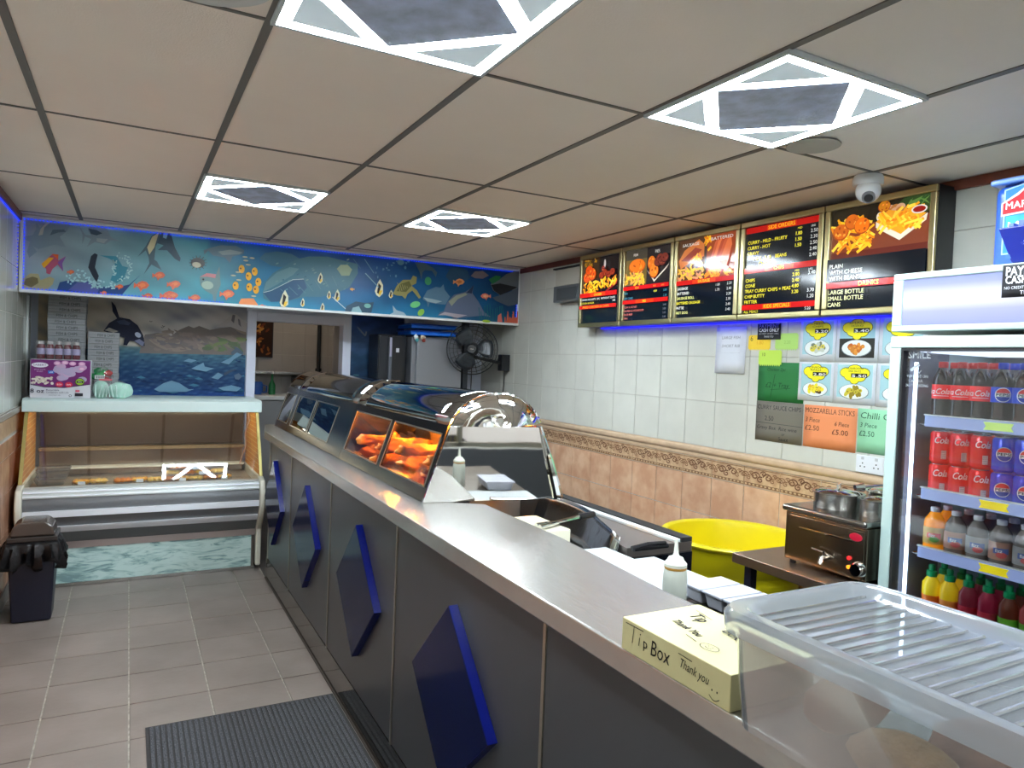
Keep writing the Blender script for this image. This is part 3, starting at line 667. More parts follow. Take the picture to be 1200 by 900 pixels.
bm = BM(); box(bm, 2.362, 2.405, 4.088, 4.0995, 1.60, 1.65); obj('lock', bm, M_black, t)
t = thing('cold_cabinet', 'grey steel upright cold cabinet under the right part of the fascia', 'refrigerator', (2.70, 4.2, 0))
bm = BM(); box(bm, 2.478, 2.955, 4.00, 4.42, 0.02, 1.80); obj('body', bm, mat('grey_steel_panel', (122, 124, 130), 0.45, 0.6), t, bevel=0.006)
bm = BM(); box(bm, 2.52, 2.95, 3.975, 3.998, 0.05, 1.79); obj('door', bm, mat('steel_door', (138, 140, 146), 0.42, 0.7), t, bevel=0.005)
M_crate = mat('blue_crate', (16, 110, 226), 0.3)
for k in range(2):
    z0 = 1.815+0.058*k
    t = thing('crate', 'bright blue shallow tray on the steel cold cabinet, '+('upper' if k else 'lower')+' of the two', 'tray', (2.7, 4.15, z0))
    bm = BM(); box(bm, 2.47, 2.90, 4.00, 4.36, z0+0.004, z0+0.036); obj('body', bm, M_crate, t, bevel=0.008)
    bm = BM(); box(bm, 2.462, 2.908, 3.992, 4.368, z0+0.036, z0+0.046); obj('rim', bm, mat('crate_rim', (12, 60, 170), 0.35), t, bevel=0.003)
for k, (x, c1, c2, lb) in enumerate(((2.50, (226, 236, 240), (80, 160, 170), 'small white and teal ornament on the corner of the steel cold cabinet door'), (2.565, (212, 196, 170), (150, 60, 50), 'small cream ornament with a red band on the steel cold cabinet door'))):
    t = thing('ornament', lb, 'ornament', (x, 3.96, 1.79))
    bm = BM(); blob(bm, (x, 3.955, 1.80), (0.022, 0.014, 0.02), k); obj('body', bm, mat('orn_a%d' % k, c1, 0.5), t, smooth=True)
    bm = BM(); blob(bm, (x+0.006, 3.95, 1.772), (0.02, 0.014, 0.014), k+5); obj('base', bm, mat('orn_b%d' % k, c2, 0.5), t, smooth=True)
bm = BM(); box(bm, 3.00, 3.05, 4.05, 4.12, 0.0, 2.20); tag(obj('post', bm, mat('dark_post', (44, 50, 60), 0.4), at=(3.0, 4.0, 0), bevel=0.004), 'dark square post behind the wall fan', 'post')
bm = BM()
for x in (3.19, 3.27): tube(bm, [(x, YB-0.008, 1.0), (x, YB-0.008, 1.62), (x-0.01, YB-0.008, 1.9)], 0.004, 6)
tag(obj('cable', bm, M_dark), 'thin dark cables running down the white wall behind the fan', 'cable')

# wall fan
FC = Vector((2.97, 3.80, 1.715))
t = thing('wall_fan', 'black wall-mounted fan with round wire cage below the fascia corner', 'fan', (3.36, 3.86, 1.6))
fd = (Vector((0.45, -1.1, 1.62))-FC).normalized(); fa, fb = frame_of(fd)
def ring(bm, c, r, th, n=32, m=6): tube(bm, [c+fa*(r*math.cos(2*PI*k/n))+fb*(r*math.sin(2*PI*k/n)) for k in range(n)], th, m, closed=True)
M_fan = mat('fan_black', (20, 22, 26), 0.4)
bm = BM()
for r, off in ((0.225, 0.0), (0.20, 0.035), (0.165, 0.055), (0.13, 0.064), (0.095, 0.070), (0.06, 0.072)): ring(bm, FC+fd*off, r, 0.0028 if r < 0.22 else 0.005, 32, 5)
for k in range(28):
    a = 2*PI*k/28; e = fa*math.cos(a)+fb*math.sin(a)
    tube(bm, [FC+e*0.05+fd*0.072, FC+e*0.13+fd*0.064, FC+e*0.2+fd*0.035, FC+e*0.225], 0.0014, 4)
    if k % 2 == 0: tube(bm, [FC+e*0.225, FC+e*0.2-fd*0.04, FC+e*0.06-fd*0.06], 0.0016, 4)
obj('cage', bm, M_fan, t)
for k in range(3):
    a0 = 2*PI*k/3+0.9; rows = []
    for i in range(7):
        r = 0.035+0.155*i/6; wd = 0.25+0.42*math.sin(PI*min(1, (i+1.2)/8)); row = []
        for j in range(6):
            a = a0+(j/5-0.3)*wd*2.0; row.append(FC+(fa*math.cos(a)+fb*math.sin(a))*r+fd*(0.02-0.035*j/5))
        rows.append(row)
    bm = BM(); sheet(bm, rows); obj('blade', bm, mat('fan_blade', (42, 48, 54), 0.3), t, solid=0.003, smooth=True)
bm = BM(); tube(bm, [FC-fd*0.01, FC+fd*0.06, FC+fd*0.078], [0.045, 0.045, 0.036], 20); obj('hub', bm, M_fan, t, smooth=True)
cvh = Canvas(FC+fd*0.0785, (Vector((0, 0, 1)).cross(fd)), Vector((0, 0, 1)), fd); cvh.rect(-0.026, -0.009, 0.026, 0.009, (20, 20, 20)); cvh.text('KING', 0, -0.005, 0.010, (230, 230, 230), 'c'); cvh.build('badge', M_print, t)
bm = BM(); tube(bm, [FC-fd*0.16, FC-fd*0.15, FC-fd*0.04, FC-fd*0.01], [0.03, 0.055, 0.06, 0.05], 18); obj('motor', bm, M_fan, t, smooth=True)
bm = BM(); tube(bm, [FC-fd*0.10, FC-fd*0.10+Vector((0.02, 0, -0.07)), (3.30, 3.88, 1.60)], 0.016, 10); box(bm, 3.29, 3.372, 3.84, 3.92, 1.53, 1.68); obj('wall_bracket', bm, M_fan, t, bevel=0.004)
bm = BM(); tube(bm, [(3.34, 3.88, 1.54), (3.365, 3.93, 1.40), (3.365, 3.98, 1.1)], 0.004, 6); obj('cord', bm, M_fan, t)

# kitchen contents
t = thing('picture', 'dark framed picture on the tiled kitchen wall seen through the doorway', 'picture', (1.58, 6.29, 1.6))
bm = BM(); box(bm, 1.38, 1.70, 6.272, 6.292, 1.56, 2.02); obj('frame', bm, M_black, t)
cv = Canvas((1.39, 6.2715, 1.57), (1, 0, 0), (0, 0, 1)); cv.rect(0, 0, .30, .44, (50, 28, 16))
for k in range(40): r = random.Random(k); cv.ell(r.uniform(.03, .27), r.uniform(.03, .41), .03, .012, r.choice([(150, 84, 36), (110, 50, 24), (190, 130, 60), (60, 40, 20)]), rot=r.uniform(0, 3), n=8)
cv.build('artwork', M_print, t)
bm = BM(); box(bm, 1.2, 2.25, 6.10, 6.29, 1.385, 1.415); tag(obj('shelf', bm, M_steel, at=(1.2, 6.2, 1.385), bevel=0.003), 'thin steel shelf along the tiled kitchen wall', 'shelf')
t = thing('work_surface', 'white kitchen counter beyond the doorway', 'counter', (1.8, 6.0, 0))
bm = BM(); box(bm, 1.0, 2.6, 5.7, 6.29, 1.13, 1.17); obj('top', bm, M_white, t, bevel=0.004)
bm = BM(); box(bm, 1.02, 2.58, 5.74, 6.28, 0.0, 1.13); obj('base', bm, mat('kitchen_base', (150, 150, 150), 0.5), t)
t = thing('jug', 'blue jug on the kitchen counter through the doorway', 'jug', (1.50, 6.0, 1.17))
bm = BM(); lathe(bm, [(0.05, 0), (0.065, 0.03), (0.065, 0.11), (0.05, 0.135)], (1.50, 6.0, 1.171), n=20); obj('body', bm, mat('blue_plastic', (30, 84, 170), 0.35), t, smooth=True)
bm = BM(); tube(bm, [(1.56, 6.0, 1.27), (1.60, 6.0, 1.26), (1.60, 6.0, 1.20), (1.56, 6.0, 1.19)], 0.008, 6); obj('handle', bm, MATS['blue_plastic'], t)
t = thing('bottle', 'green bottle standing on the kitchen counter', 'bottle', (1.655, 6.0, 1.17))
bm = BM(); lathe(bm, [(0.034, 0), (0.036, 0.02), (0.036, 0.10), (0.014, 0.15), (0.012, 0.22)], (1.655, 6.0, 1.171), n=16); obj('body', bm, mat('green_bottle', (30, 110, 60), 0.2), t, smooth=True)
bm = BM(); lathe(bm, [(0.014, 0.22), (0.012, 0.25)], (1.655, 6.0, 1.171), n=12); obj('cap', bm, mat('cap_white', (220, 220, 220), 0.4), t)
t = thing('coffee_machine', 'black appliance at the right end of the kitchen counter', 'appliance', (2.0, 6.0, 1.17))
bm = BM(); box(bm, 1.89, 2.20, 5.85, 6.2, 1.171, 1.37); obj('body', bm, M_black, t, bevel=0.01)
bm = BM(); box(bm, 1.86, 1.89, 5.88, 5.95, 1.24, 1.30); obj('spout', bm, M_black, t)
bm = BM(); tube(bm, [(2.20, 6.26, 1.37), (2.20, 6.26, 2.44)], 0.022, 10); tube(bm, [(2.20, 6.26, 1.37), (2.20, 6.26, 1.46)], 0.035, 10); tag(obj('pipe', bm, M_black, at=(2.2, 6.26, 1.37)), 'black vertical pipe in the corner of the kitchen', 'pipe')
t = thing('door_panel', 'pale inner door with a brass pull handle seen through the doorway', 'door', (2.45, 5.6, 0))
bm = BM(); box(bm, 2.20, 2.74, 5.60, 5.64, 0.0, 2.0); obj('leaf', bm, mat('pale_door', (178, 174, 172), 0.5), t)
bm = BM(); box(bm, 2.262, 2.284, 5.575, 5.60, 1.37, 1.55); obj('handle', bm, mat('brass', (150, 110, 70), 0.3, 0.8), t)
bm = BM(); box(bm, 2.15, 2.74, 5.52, 5.598, 1.93, 2.0); obj('closer', bm, M_black, t)

# ============================================================ DELI DISPLAY CABINET (left)
DX0, DX1 = -0.292, 1.175
t = thing('display_cabinet', 'white glass-fronted deli cabinet with grey bands and marbled base panel', 'display cabinet', (0.44, 3.95, 0))
def yprof(z):      # bulging front
    pts = [(0.0, 3.60), (0.25, 3.60), (0.31, 3.595), (0.36, 3.55), (0.42, 3.50), (0.50, 3.465), (0.58, 3.455), (0.66, 3.48), (0.68, 3.50)]
    for (a, p), (b, q) in zip(pts, pts[1:]):
        if z <= b: return p+(q-p)*(z-a)/(b-a)
    return pts[-1][1]
def band(z0, z1, out, m, nm, x0=DX0+0.02, x1=DX1-0.02):
    bm = BM(); n = 5; yb_ = 3.56 if z1 > 0.6 else 3.72; poly = [(yprof(z0+(z1-z0)*k/n)-out, z0+(z1-z0)*k/n) for k in range(n+1)]+[(yb_, z1), (yb_, z0)]
    prism(bm, poly, 0, x0, x1); return obj(nm, bm, m, t, smooth=True)
M_dg = mat('deli_grey', (104, 106, 108), 0.35); M_dw = mat('deli_white', (236, 240, 246), 0.25); M_dw2 = mat('deli_cream', (214, 212, 196), 0.35)
band(0.622, 0.675, 0.012, mat('deli_rim', (198, 204, 202), 0.3), 'rim'); band(0.655, 0.664, 0.018, M_dw, 'rim_line'); band(0.63, 0.636, 0.018, M_dw, 'rim_line')
band(0.54, 0.621, 0.0, M_dg, 'grey_band'); band(0.498, 0.54, 0.016, M_dw, 'white_band'); band(0.432, 0.498, 0.0, M_dg, 'grey_band')
band(0.386, 0.432, 0.012, M_dw, 'white_band'); band(0.302, 0.386, 0.0, M_dg, 'grey_band'); band(0.256, 0.302, 0.004, mat('deli_steel', (190, 178, 174), 0.3, 0.8), 'steel_band')
bm = BM(); box(bm, DX0+0.02, DX1-0.045, 3.60, 3.62, 0.025, 0.255)
mm = bpy.data.materials.new('green_marble'); mm.use_nodes = True; nt = mm.node_tree; b = nt.nodes['Principled BSDF']; MATS['green_marble'] = mm
tc = nt.nodes.new('ShaderNodeTexCoord'); mp = nt.nodes.new('ShaderNodeMapping'); mp.inputs['Rotation'].default_value = (0, 0.95, 0); mp.inputs['Scale'].default_value = (1.0, 1, 4.6)
ns = nt.nodes.new('ShaderNodeTexNoise'); ns.inputs['Scale'].default_value = 4.6; ns.inputs['Detail'].default_value = 9; ns.inputs['Distortion'].default_value = 1.5; ns.inputs['Roughness'].default_value = 0.6
cr = nt.nodes.new('ShaderNodeValToRGB'); cr.color_ramp.elements[0].position = 0.40; cr.color_ramp.elements[0].color = lin((122, 150, 150)); cr.color_ramp.elements[1].position = 0.55; cr.color_ramp.elements[1].color = lin((190, 214, 208))
e = cr.color_ramp.elements.new(0.46); e.color = lin((160, 190, 186))
nt.links.new(tc.outputs['Object'], mp.inputs['Vector']); nt.links.new(mp.outputs['Vector'], ns.inputs['Vector']); nt.links.new(ns.outputs['Fac'], cr.inputs['Fac']); nt.links.new(cr.outputs['Color'], b.inputs['Base Color']); b.inputs['Roughness'].default_value = 0.25
obj('marbled_panel', bm, mm, t)
bm = BM(); box(bm, DX1-0.045, DX1-0.025, 3.595, 3.62, 0.02, 0.256); obj('side_trim', bm, M_steeld, t)
bm = BM(); box(bm, DX0+0.02, DX1-0.02, 3.592, 3.625, 0.002, 0.025); obj('kick_strip', bm, M_steel, t)
bm = BM(); box(bm, DX0+0.02, DX1-0.02, 3.722, 4.38, 0.01, 0.586); obj('carcass', bm, M_dg, t)
def endplate(x0, x1):
    bm = BM(); zz = [0.03+0.65*k/14 for k in range(15)]; poly = [(yprof(z)-0.03, z) for z in zz]+[(3.56, 0.70), (4.40, 0.70), (4.40, 0.03)]
    prism(bm, poly, 0, x0, x1); obj('end_panel', bm, M_dw2, t, bevel=0.012, seg=3)
endplate(DX0-0.022, DX0+0.018); endplate(DX1-0.018, DX1+0.022)
bm = BM(); box(bm, DX0+0.02, DX1-0.02, 3.562, 4.30, 0.587, 0.640); obj('deck', bm, mat('deck_steel', (176, 166, 152), 0.4, 0.5), t)
# upper: back doors, side frames with amber brick pattern, roof slab, glass
bm = BM(); box(bm, DX0+0.03, DX1-0.03, 4.30, 4.32, 0.86, 1.165); obj('back_door', bm, mat('deli_back', (82, 70, 62), 0.4, 0.5, noise=0.25, nscale=3), t, label='brown steel upper back door')
bm = BM(); box(bm, DX0+0.03, DX1-0.03, 4.29, 4.32, 0.60, 0.84); obj('back_door', bm, mat('deli_back2', (158, 144, 132), 0.25, 0.85, noise=0.2, nscale=3), t)
bm = BM(); box(bm, DX0+0.03, DX1-0.03, 4.19, 4.29, 0.835, 0.855); obj('shelf', bm, mat('speckled_shelf', (150, 128, 96), 0.5, noise=0.5, nscale=120), t)
M_amb = mat('amber_panel', (226, 148, 40), 0.3, noise=0.2, nscale=12, emit=0.03, ecol=(226, 130, 20))
for x0, x1 in ((DX0-0.012, DX0+0.004), (DX1-0.004, DX1+0.012)):
    hh = lambda z: 3.56+0.29*(z-0.70)/0.48
    bm = BM(); prism(bm, [(hh(0.70), 0.70), (hh(1.175), 1.175), (4.32, 1.175), (4.32, 0.70)], 0, x0, x1); sp = obj('side_panel', bm, M_amb, t)
    cv = Canvas((x0-0.0005, 0, 0), (0, 1, 0), (0, 0, 1), (-1, 0, 0)); cv2 = Canvas((x1+0.0005, 0, 0), (0, 1, 0), (0, 0, 1), (1, 0, 0))
    for q in (cv, cv2):
        for k in range(13):
            z = 0.70+0.037*k
            if z < 1.17: q.line([(hh(z)+0.005, z), (4.31, z)], 0.005, (250, 232, 180))
            for j in range(8):
                y = 3.6+0.09*j+(0.045 if k % 2 else 0)
                if hh(z)+0.01 < y < 4.3 and z+0.037 < 1.17: q.line([(y, z), (y, z+0.037)], 0.005, (240, 214, 150), tick=False)
        q.build('joint_lines', M_print, sp)
    bm = BM(); hexa(bm, [(x0-0.002, 3.545, 0.70), (x1+0.002, 3.545, 0.70), (x1+0.002, 3.562, 0.70), (x0-0.002, 3.562, 0.70), (x0-0.002, 3.835, 1.178), (x1+0.002, 3.835, 1.178), (x1+0.002, 3.852, 1.178), (x0-0.002, 3.852, 1.178)]); obj('corner_post', bm, mat('gold_trim', (206, 190, 120), 0.3, 0.7), t)
bm = BM(); prism(bm, [(3.80, 1.150), (3.808, 1.150), (3.815, 1.172), (4.36, 1.172), (4.36, 1.240), (3.83, 1.240), (3.80, 1.225)], 0, DX0-0.03, DX1+0.035); obj('top_slab', bm, mat('deli_top', (206, 222, 218), 0.3), t, bevel=0.004)
bm = BM(); hexa(bm, [(DX0+0.006, 3.555, 0.70), (DX1-0.006, 3.555, 0.70), (DX1-0.006, 3.561, 0.70), (DX0+0.006, 3.561, 0.70), (DX0+0.006, 3.836, 1.172), (DX1-0.006, 3.836, 1.172), (DX1-0.006, 3.842, 1.172), (DX0+0.006, 3.842, 1.172)]); obj('front_glass', bm, glassmat('deli_glass', refl=1.3, base=0.03), t)
bm = BM(); box(bm, DX0+0.02, DX1-0.02, 3.475, 3.575, 0.664, 0.678); obj('ledge', bm, MATS['deli_rim'], t)
bm = BM(); box(bm, DX0+0.03, DX1-0.03, 4.18, 4.29, 0.70, 0.712); obj('rail', bm, M_dw2, t)
bm = BM(); tube(bm, [(DX0+0.06, 3.93, 1.160), (DX1-0.06, 3.93, 1.160)], 0.008, 8); obj('cabinet_fill_tube', bm, emat('cabinet_fill_glow', (255, 236, 200), 11.0), t)  # added fill tube hidden behind the slab lip, brightens the deli food
bm = BM(); tube(bm, [(DX1-0.05, 3.92, 1.165), (DX1-0.035, 3.93, 1.08), (DX1-0.06, 3.96, 0.98), (DX1-0.045, 4.0, 0.88), (DX1-0.08, 4.06, 0.72)], 0.005, 6); obj('cable', bm, mat('pink_cable', (206, 170, 150), 0.5), t, smooth=True)
# food packs on the deck
MF = [mat('food_a', (255, 204, 70), 0.5, col2=(236, 140, 36), nscale=60), mat('food_b', (252, 226, 130), 0.5, col2=(244, 180, 60), nscale=70), mat('food_c', (252, 160, 44), 0.5, col2=(226, 110, 30), nscale=50)]
M_film = glassmat('cling_film', base=0.02, refl=0.5, rough=0.12, haze=0.06)
def foodpack(x, y, z, s, k, lab, rz=0):
    t = thing('wrapped_food_pack', 'clear-wrapped '+lab, 'food pack', (x, y, z), 'wrapped food packs in the cabinet', rz)
    bm = BM()
    for q in range(3): blob(bm, (x+(q-1)*s*0.28, y, z+0.020), (s*0.25, s*0.32, 0.0165), k*3+q, 0.2, 2)
    obj('filling', bm, MF[k % 3], t, smooth=True)
    bm = BM(); box(bm, x-s*0.5, x+s*0.5, y-s*0.4, y+s*0.4, z+0.0005, z+0.040); obj('wrapper', bm, M_film, t, bevel=0.007)
    if k % 3 == 0:
        bm = BM(); box(bm, x-0.02, x+0.025, y-s*0.4-0.004, y-s*0.4-0.002, z+0.004, z+0.028); obj('sticker', bm, M_white, t)
DK = 0.6408
packs = [(0.03, 3.86, 0), (0.13, 3.87, 0), (0.28, 3.86, 0), (0.385, 3.88, 0), (0.49, 3.86, 0), (0.58, 3.87, 0), (0.665, 3.86, 0), (0.76, 3.86, 0), (0.855, 3.87, 0), (0.955, 3.88, 0), (0.61, 3.88, 1), (0.70, 3.88, 1), (0.80, 3.88, 1), (0.92, 3.89, 1), (0.64, 3.88, 2), (0.75, 3.885, 2)]
desc = ['leftmost yellow food pack with a white price sticker, beside the empty clear boxes', 'second yellow food pack from the left of the low row', 'orange food pack just right of the gap in the row', 'pale yellow food pack, fourth from the left of the row', 'golden food pack in the middle of the bottom row', 'pale food pack left of the heap of packs', 'orange food pack at the left foot of the heap', 'food pack with white sticker in the bottom of the heap', 'yellow food pack under the right side of the heap', 'food pack at the far right of the bottom row', 'food pack on the left of the heap, middle layer', 'food pack in the centre of the heap, middle layer', 'food pack right of centre in the heap, middle layer', 'food pack stacked at the right end over the last pack', 'topmost left food pack of the heap', 'topmost right food pack of the heap']
for k, ((x, y, l), d) in enumerate(zip(packs, desc)): foodpack(x, y-0.02, DK+0.0405*l, 0.112, k, d, random.uniform(-.06, .06))
for k in range(2):
    z = DK+0.0585*k
    t = thing('clear_box', 'empty clear plastic food box at the left end of the cabinet, '+('on top' if k else 'underneath'), 'food box', (-0.16, 3.9, z))
    bm = BM(); x0, x1, y0, y1 = -0.25+0.01*k, -0.06+0.02*k, 3.82, 3.98
    sheet(bm, [[(x0+0.02, y0+0.02, z+0.002), (x1-0.02, y0+0.02, z+0.002)], [(x0+0.02, y1-0.02, z+0.002), (x1-0.02, y1-0.02, z+0.002)]])
    for a, b in (((x0, y0), (x1, y0)), ((x1, y0), (x1, y1)), ((x1, y1), (x0, y1)), ((x0, y1), (x0, y0))):
        f = lambda p: (p[0]+(0.02 if p[0] == x0 else -0.02), p[1]+(0.02 if p[1] == y0 else -0.02), z+0.002)
        sheet(bm, [[f(a), f(b)], [(a[0], a[1], z+0.04), (b[0], b[1], z+0.04)]])
    obj('tray', bm, glassmat('clear_pack', base=0.14, haze=0.16), t)
    bm = BM(); box(bm, x0, x1, y0, y1, z+0.040, z+0.058); obj('lid', bm, MATS['clear_pack'], t, bevel=0.008)

# ============================================================ ON TOP OF THE DELI CABINET
TZ = 1.2405
M_grey = mat('printed_box_grey', (150, 152, 154), 0.6)
def flatbox(x, y, z, w, d, h, lab, grp, txt='FISH & CHIPS'):
    t = thing('takeaway_box', lab, 'box', (x, y, z), grp)
    bm = BM(); box(bm, x, x+w, y, y+d, z+0.0006, z+h); b = obj('carton', bm, M_grey, t, bevel=0.002, seg=1)
    cv = Canvas((x, y-0.0005, z), (1, 0, 0), (0, 0, 1)); cv.line([(0.002, h*.5), (w-0.002, h*.5)], 0.0015, (100, 102, 104))
    cv.text(txt, w*(.2+.1*random.random()), h*.22, h*.5, (40, 40, 42), wid=w*.55); cv.build('print', M_print, b)
    cv = Canvas((x+w+0.0005, y, z), (0, 1, 0), (0, 0, 1)); cv.text('FISH & CHIPS', d*.08, h*.22, h*.5, (40, 40, 42), wid=d*.8); cv.build('print', M_print, b)
ord_ = ['lowest', 'second', 'third', 'fourth', 'fifth', 'sixth', 'seventh', 'eighth', 'ninth', 'tenth', 'eleventh', 'twelfth', 'thirteenth', 'fourteenth', 'fifteenth', 'sixteenth', 'seventeenth']
for k in range(17): flatbox(-0.215+random.uniform(-.003, .003), 4.14, TZ+0.043*k, 0.235, 0.21, 0.042, 'printed grey takeaway box in the tall stack behind the bottles, %s from the bottom' % ord_[k], 'tall stack of takeaway boxes')
for k in range(11): flatbox(0.035+random.uniform(-.004, .004), 4.11, TZ+0.043*k, 0.20, 0.21, 0.042, 'printed grey takeaway box in the shorter stack beside the whale mural, %s from the bottom' % ord_[k], 'shorter stack of takeaway boxes')
# purple 8 oz box
t = thing('container_carton', 'purple and white carton of 8 oz food pots on the cabinet top', 'carton', (-0.1, 3.92, TZ))
bm = BM(); box(bm, -0.285, 0.07, 3.86, 4.02, TZ+0.001, TZ+0.265); obj('carton', bm, mat('carton_white', (206, 206, 212), 0.5), t, bevel=0.003)
cv = Canvas((-0.285, 3.8595, TZ), (1, 0, 0), (0, 0, 1)); PU = (112, 44, 108)
cv.poly([(0.003, 0.095), (0.08, 0.078), (0.2, 0.075), (0.352, 0.10), (0.352, 0.262), (0.003, 0.262)], PU)
cv.poly([(0.003, 0.094), (0.08, 0.078), (0.2, 0.075), (0.352, 0.10), (0.352, 0.096), (0.2, 0.070), (0.08, 0.073), (0.003, 0.089)], (60, 60, 70))
cv.ell(0.055, 0.225, 0.048, 0.017, (226, 222, 232)); cv.text('SABERT', 0.055, 0.219, 0.013, (84, 40, 96), 'c', wid=0.075)
cv.text('SOUP POTS', 0.055, 0.19, 0.009, (206, 170, 206), 'c'); cv.text('& LIDS', 0.055, 0.177, 0.009, (206, 170, 206), 'c')
cv.rect(0.102, 0.168, 0.137, 0.188, (50, 110, 190)); cv.text('x25', 0.12, 0.173, 0.010, (255, 255, 255), 'c')
for k in range(16): r = random.Random(k); cv.ell(0.14+0.17*r.random(), 0.13+0.09*r.random(), 0.028, 0.020, (196-r.randint(0, 30), 160, 190), n=12)
for k, (x, y) in enumerate(((0.155, .24), (0.20, .245), (0.245, .24), (0.30, .24), (0.30, .205))): cv.ell(x, y, .021, .014, (206, 150, 190)); cv.ell(x, y, .013, .008, (226, 190, 210))
for k in range(40): r = random.Random(k+5); cv.ell(0.012+0.12*r.random(), 0.098+0.045*r.random(), .009, .007, (222, 214, 200) if k % 3 else (206, 196, 176), n=8)
cv.ell(0.17, 0.095, .022, .018, (206, 50, 80)); cv.ell(0.225, 0.095, .022, .018, (206, 50, 80)); cv.text('ECO', 0.17, .09, .01, (255, 255, 255), 'c'); cv.text('SAFE', 0.225, .09, .009, (255, 255, 255), 'c')
cv.ell(0.29, 0.115, .028, .026, (60, 60, 50)); cv.ell(0.29, 0.115, .024, .022, (150, 190, 60)); cv.rect(.27, .107, .31, .122, (50, 60, 30)); cv.text('100%', .29, .110, .009, (220, 230, 200), 'c')
cv.text('8 oz', 0.004, 0.036, 0.028, (30, 30, 60), wid=0.078, bold=.001); cv.text('Recyclable', 0.095, 0.05, 0.013, (60, 60, 84)); cv.text('Containers with Lids', 0.095, 0.034, 0.013, (60, 60, 84), wid=.13); cv.text('microwave safe', 0.11, .018, .008, (110, 110, 120))
cv.rect(.265, .045, .29, .058, (206, 90, 110)); cv.rect(.262, .015, .31, .036, (40, 40, 46)); cv.ell(.235, .018, .009, .008, (40, 40, 46)); cv.ell(.235, .018, .006, .005, (206, 206, 212))
cv.build('front_print', M_print, t)
# shrink-wrapped bottles standing on the carton
t = thing('bottle_pack', 'shrink-wrapped row of dark red sauce bottles on top of the purple carton', 'bottle pack', (-0.11, 3.95, TZ+0.266))
Mr = mat('dark_red_sauce', (96, 20, 34), 0.2); Ml = mat('lilac_label', (170, 160, 196), 0.5); Mcap = mat('pale_cap', (196, 190, 190), 0.4)
for k in range(5):
    x = -0.232+0.052*k; z = TZ+0.268
    bm = BM(); lathe(bm, [(0.023, 0), (0.0245, 0.01), (0.0245, 0.085), (0.018, 0.10)], (x, 3.93, z), n=16); b = obj('bottle', bm, Mr, t, smooth=True)
    bm = BM(); lathe(bm, [(0.025, 0.03), (0.025, 0.072)], (x, 3.93, z), n=16, capb=False, capt=False); obj('label', bm, Ml, b, smooth=True)
    bm = BM(); lathe(bm, [(0.018, 0.10), (0.018, 0.118), (0.014, 0.122)], (x, 3.93, z), n=14); obj('cap', bm, Mcap, b, smooth=True)
bm = BM(); box(bm, -0.262, 0.005, 3.90, 3.965, TZ+0.2665, TZ+0.395); obj('shrink_wrap', bm, M_film, t, bevel=0.008)
# cutlery / sachet bags
t = thing("sachet_bag", 'clear bag of green and red wrapped items in front of the shorter box stack', 'bag', (0.14, 3.97, TZ))
rr = random.Random(3)
for k in range(7):
    bm = BM(); c = (0.09+0.10*rr.random(), 3.99+0.02*rr.random(), TZ+0.13+0.07*rr.random()); blob(bm, c, (0.028, 0.012, 0.02), k, 0.3)
    obj('packet', bm, mat('pk%d' % (k % 3), ((20, 150, 70), (170, 40, 40), (20, 110, 60))[k % 3], 0.3), t, smooth=True)
bm = BM(); box(bm, 0.09, 0.15, 3.958, 3.961, TZ+0.135, TZ+0.16); b = obj('barcode', bm, M_white, t)
cv = Canvas((0.09, 3.9575, TZ+0.135), (1, 0, 0), (0, 0, 1))
for k in range(12): cv.line([(0.005+0.0045*k, .003), (0.005+.0045*k, .022)], .0012+.001*(k % 3), (20, 20, 20), tick=False)
cv.build('bars', M_print, b)
bm = BM(); blob(bm, (0.14, 3.99, TZ+0.115), (0.058, 0.026, 0.11), 4, 0.06); obj('film', bm, M_film, t, smooth=True)
t = thing('cutlery_bag', 'pale green clear bag of plastic cutlery at the right of the cabinet-top goods', 'bag', (0.2, 3.9, TZ))
Mcg = mat('pale_green_plastic', (176, 222, 206), 0.3, noise=0.12, nscale=30)
for k in range(2):
    bm = BM(); blob(bm, (0.135+0.12*k, 3.90-0.01*k, TZ+0.062-0.004*k), (0.055+0.02*k, 0.035, 0.062), 20+k, 0.10, 3); obj('contents', bm, Mcg, t, smooth=True)
for k in range(9):
    bm = BM(); x = 0.10+0.022*k; tube(bm, [(x, 3.862, TZ+0.01), (x+0.02*math.sin(k), 3.858, TZ+0.10)], 0.004, 6); obj('fork', bm, mat('frosty_plastic', (206, 232, 224), 0.25), t)
bm = BM(); blob(bm, (0.19, 3.895, TZ+0.066), (0.125, 0.045, 0.066), 31, 0.09, 3); obj('film', bm, M_film, t, smooth=True)
bm = BM(); box(bm, 0.12, 0.20, 3.895, 3.90, TZ+0.125, TZ+0.138); obj('red_tab', bm, mat('pink_tab', (206, 96, 106), 0.5), t)

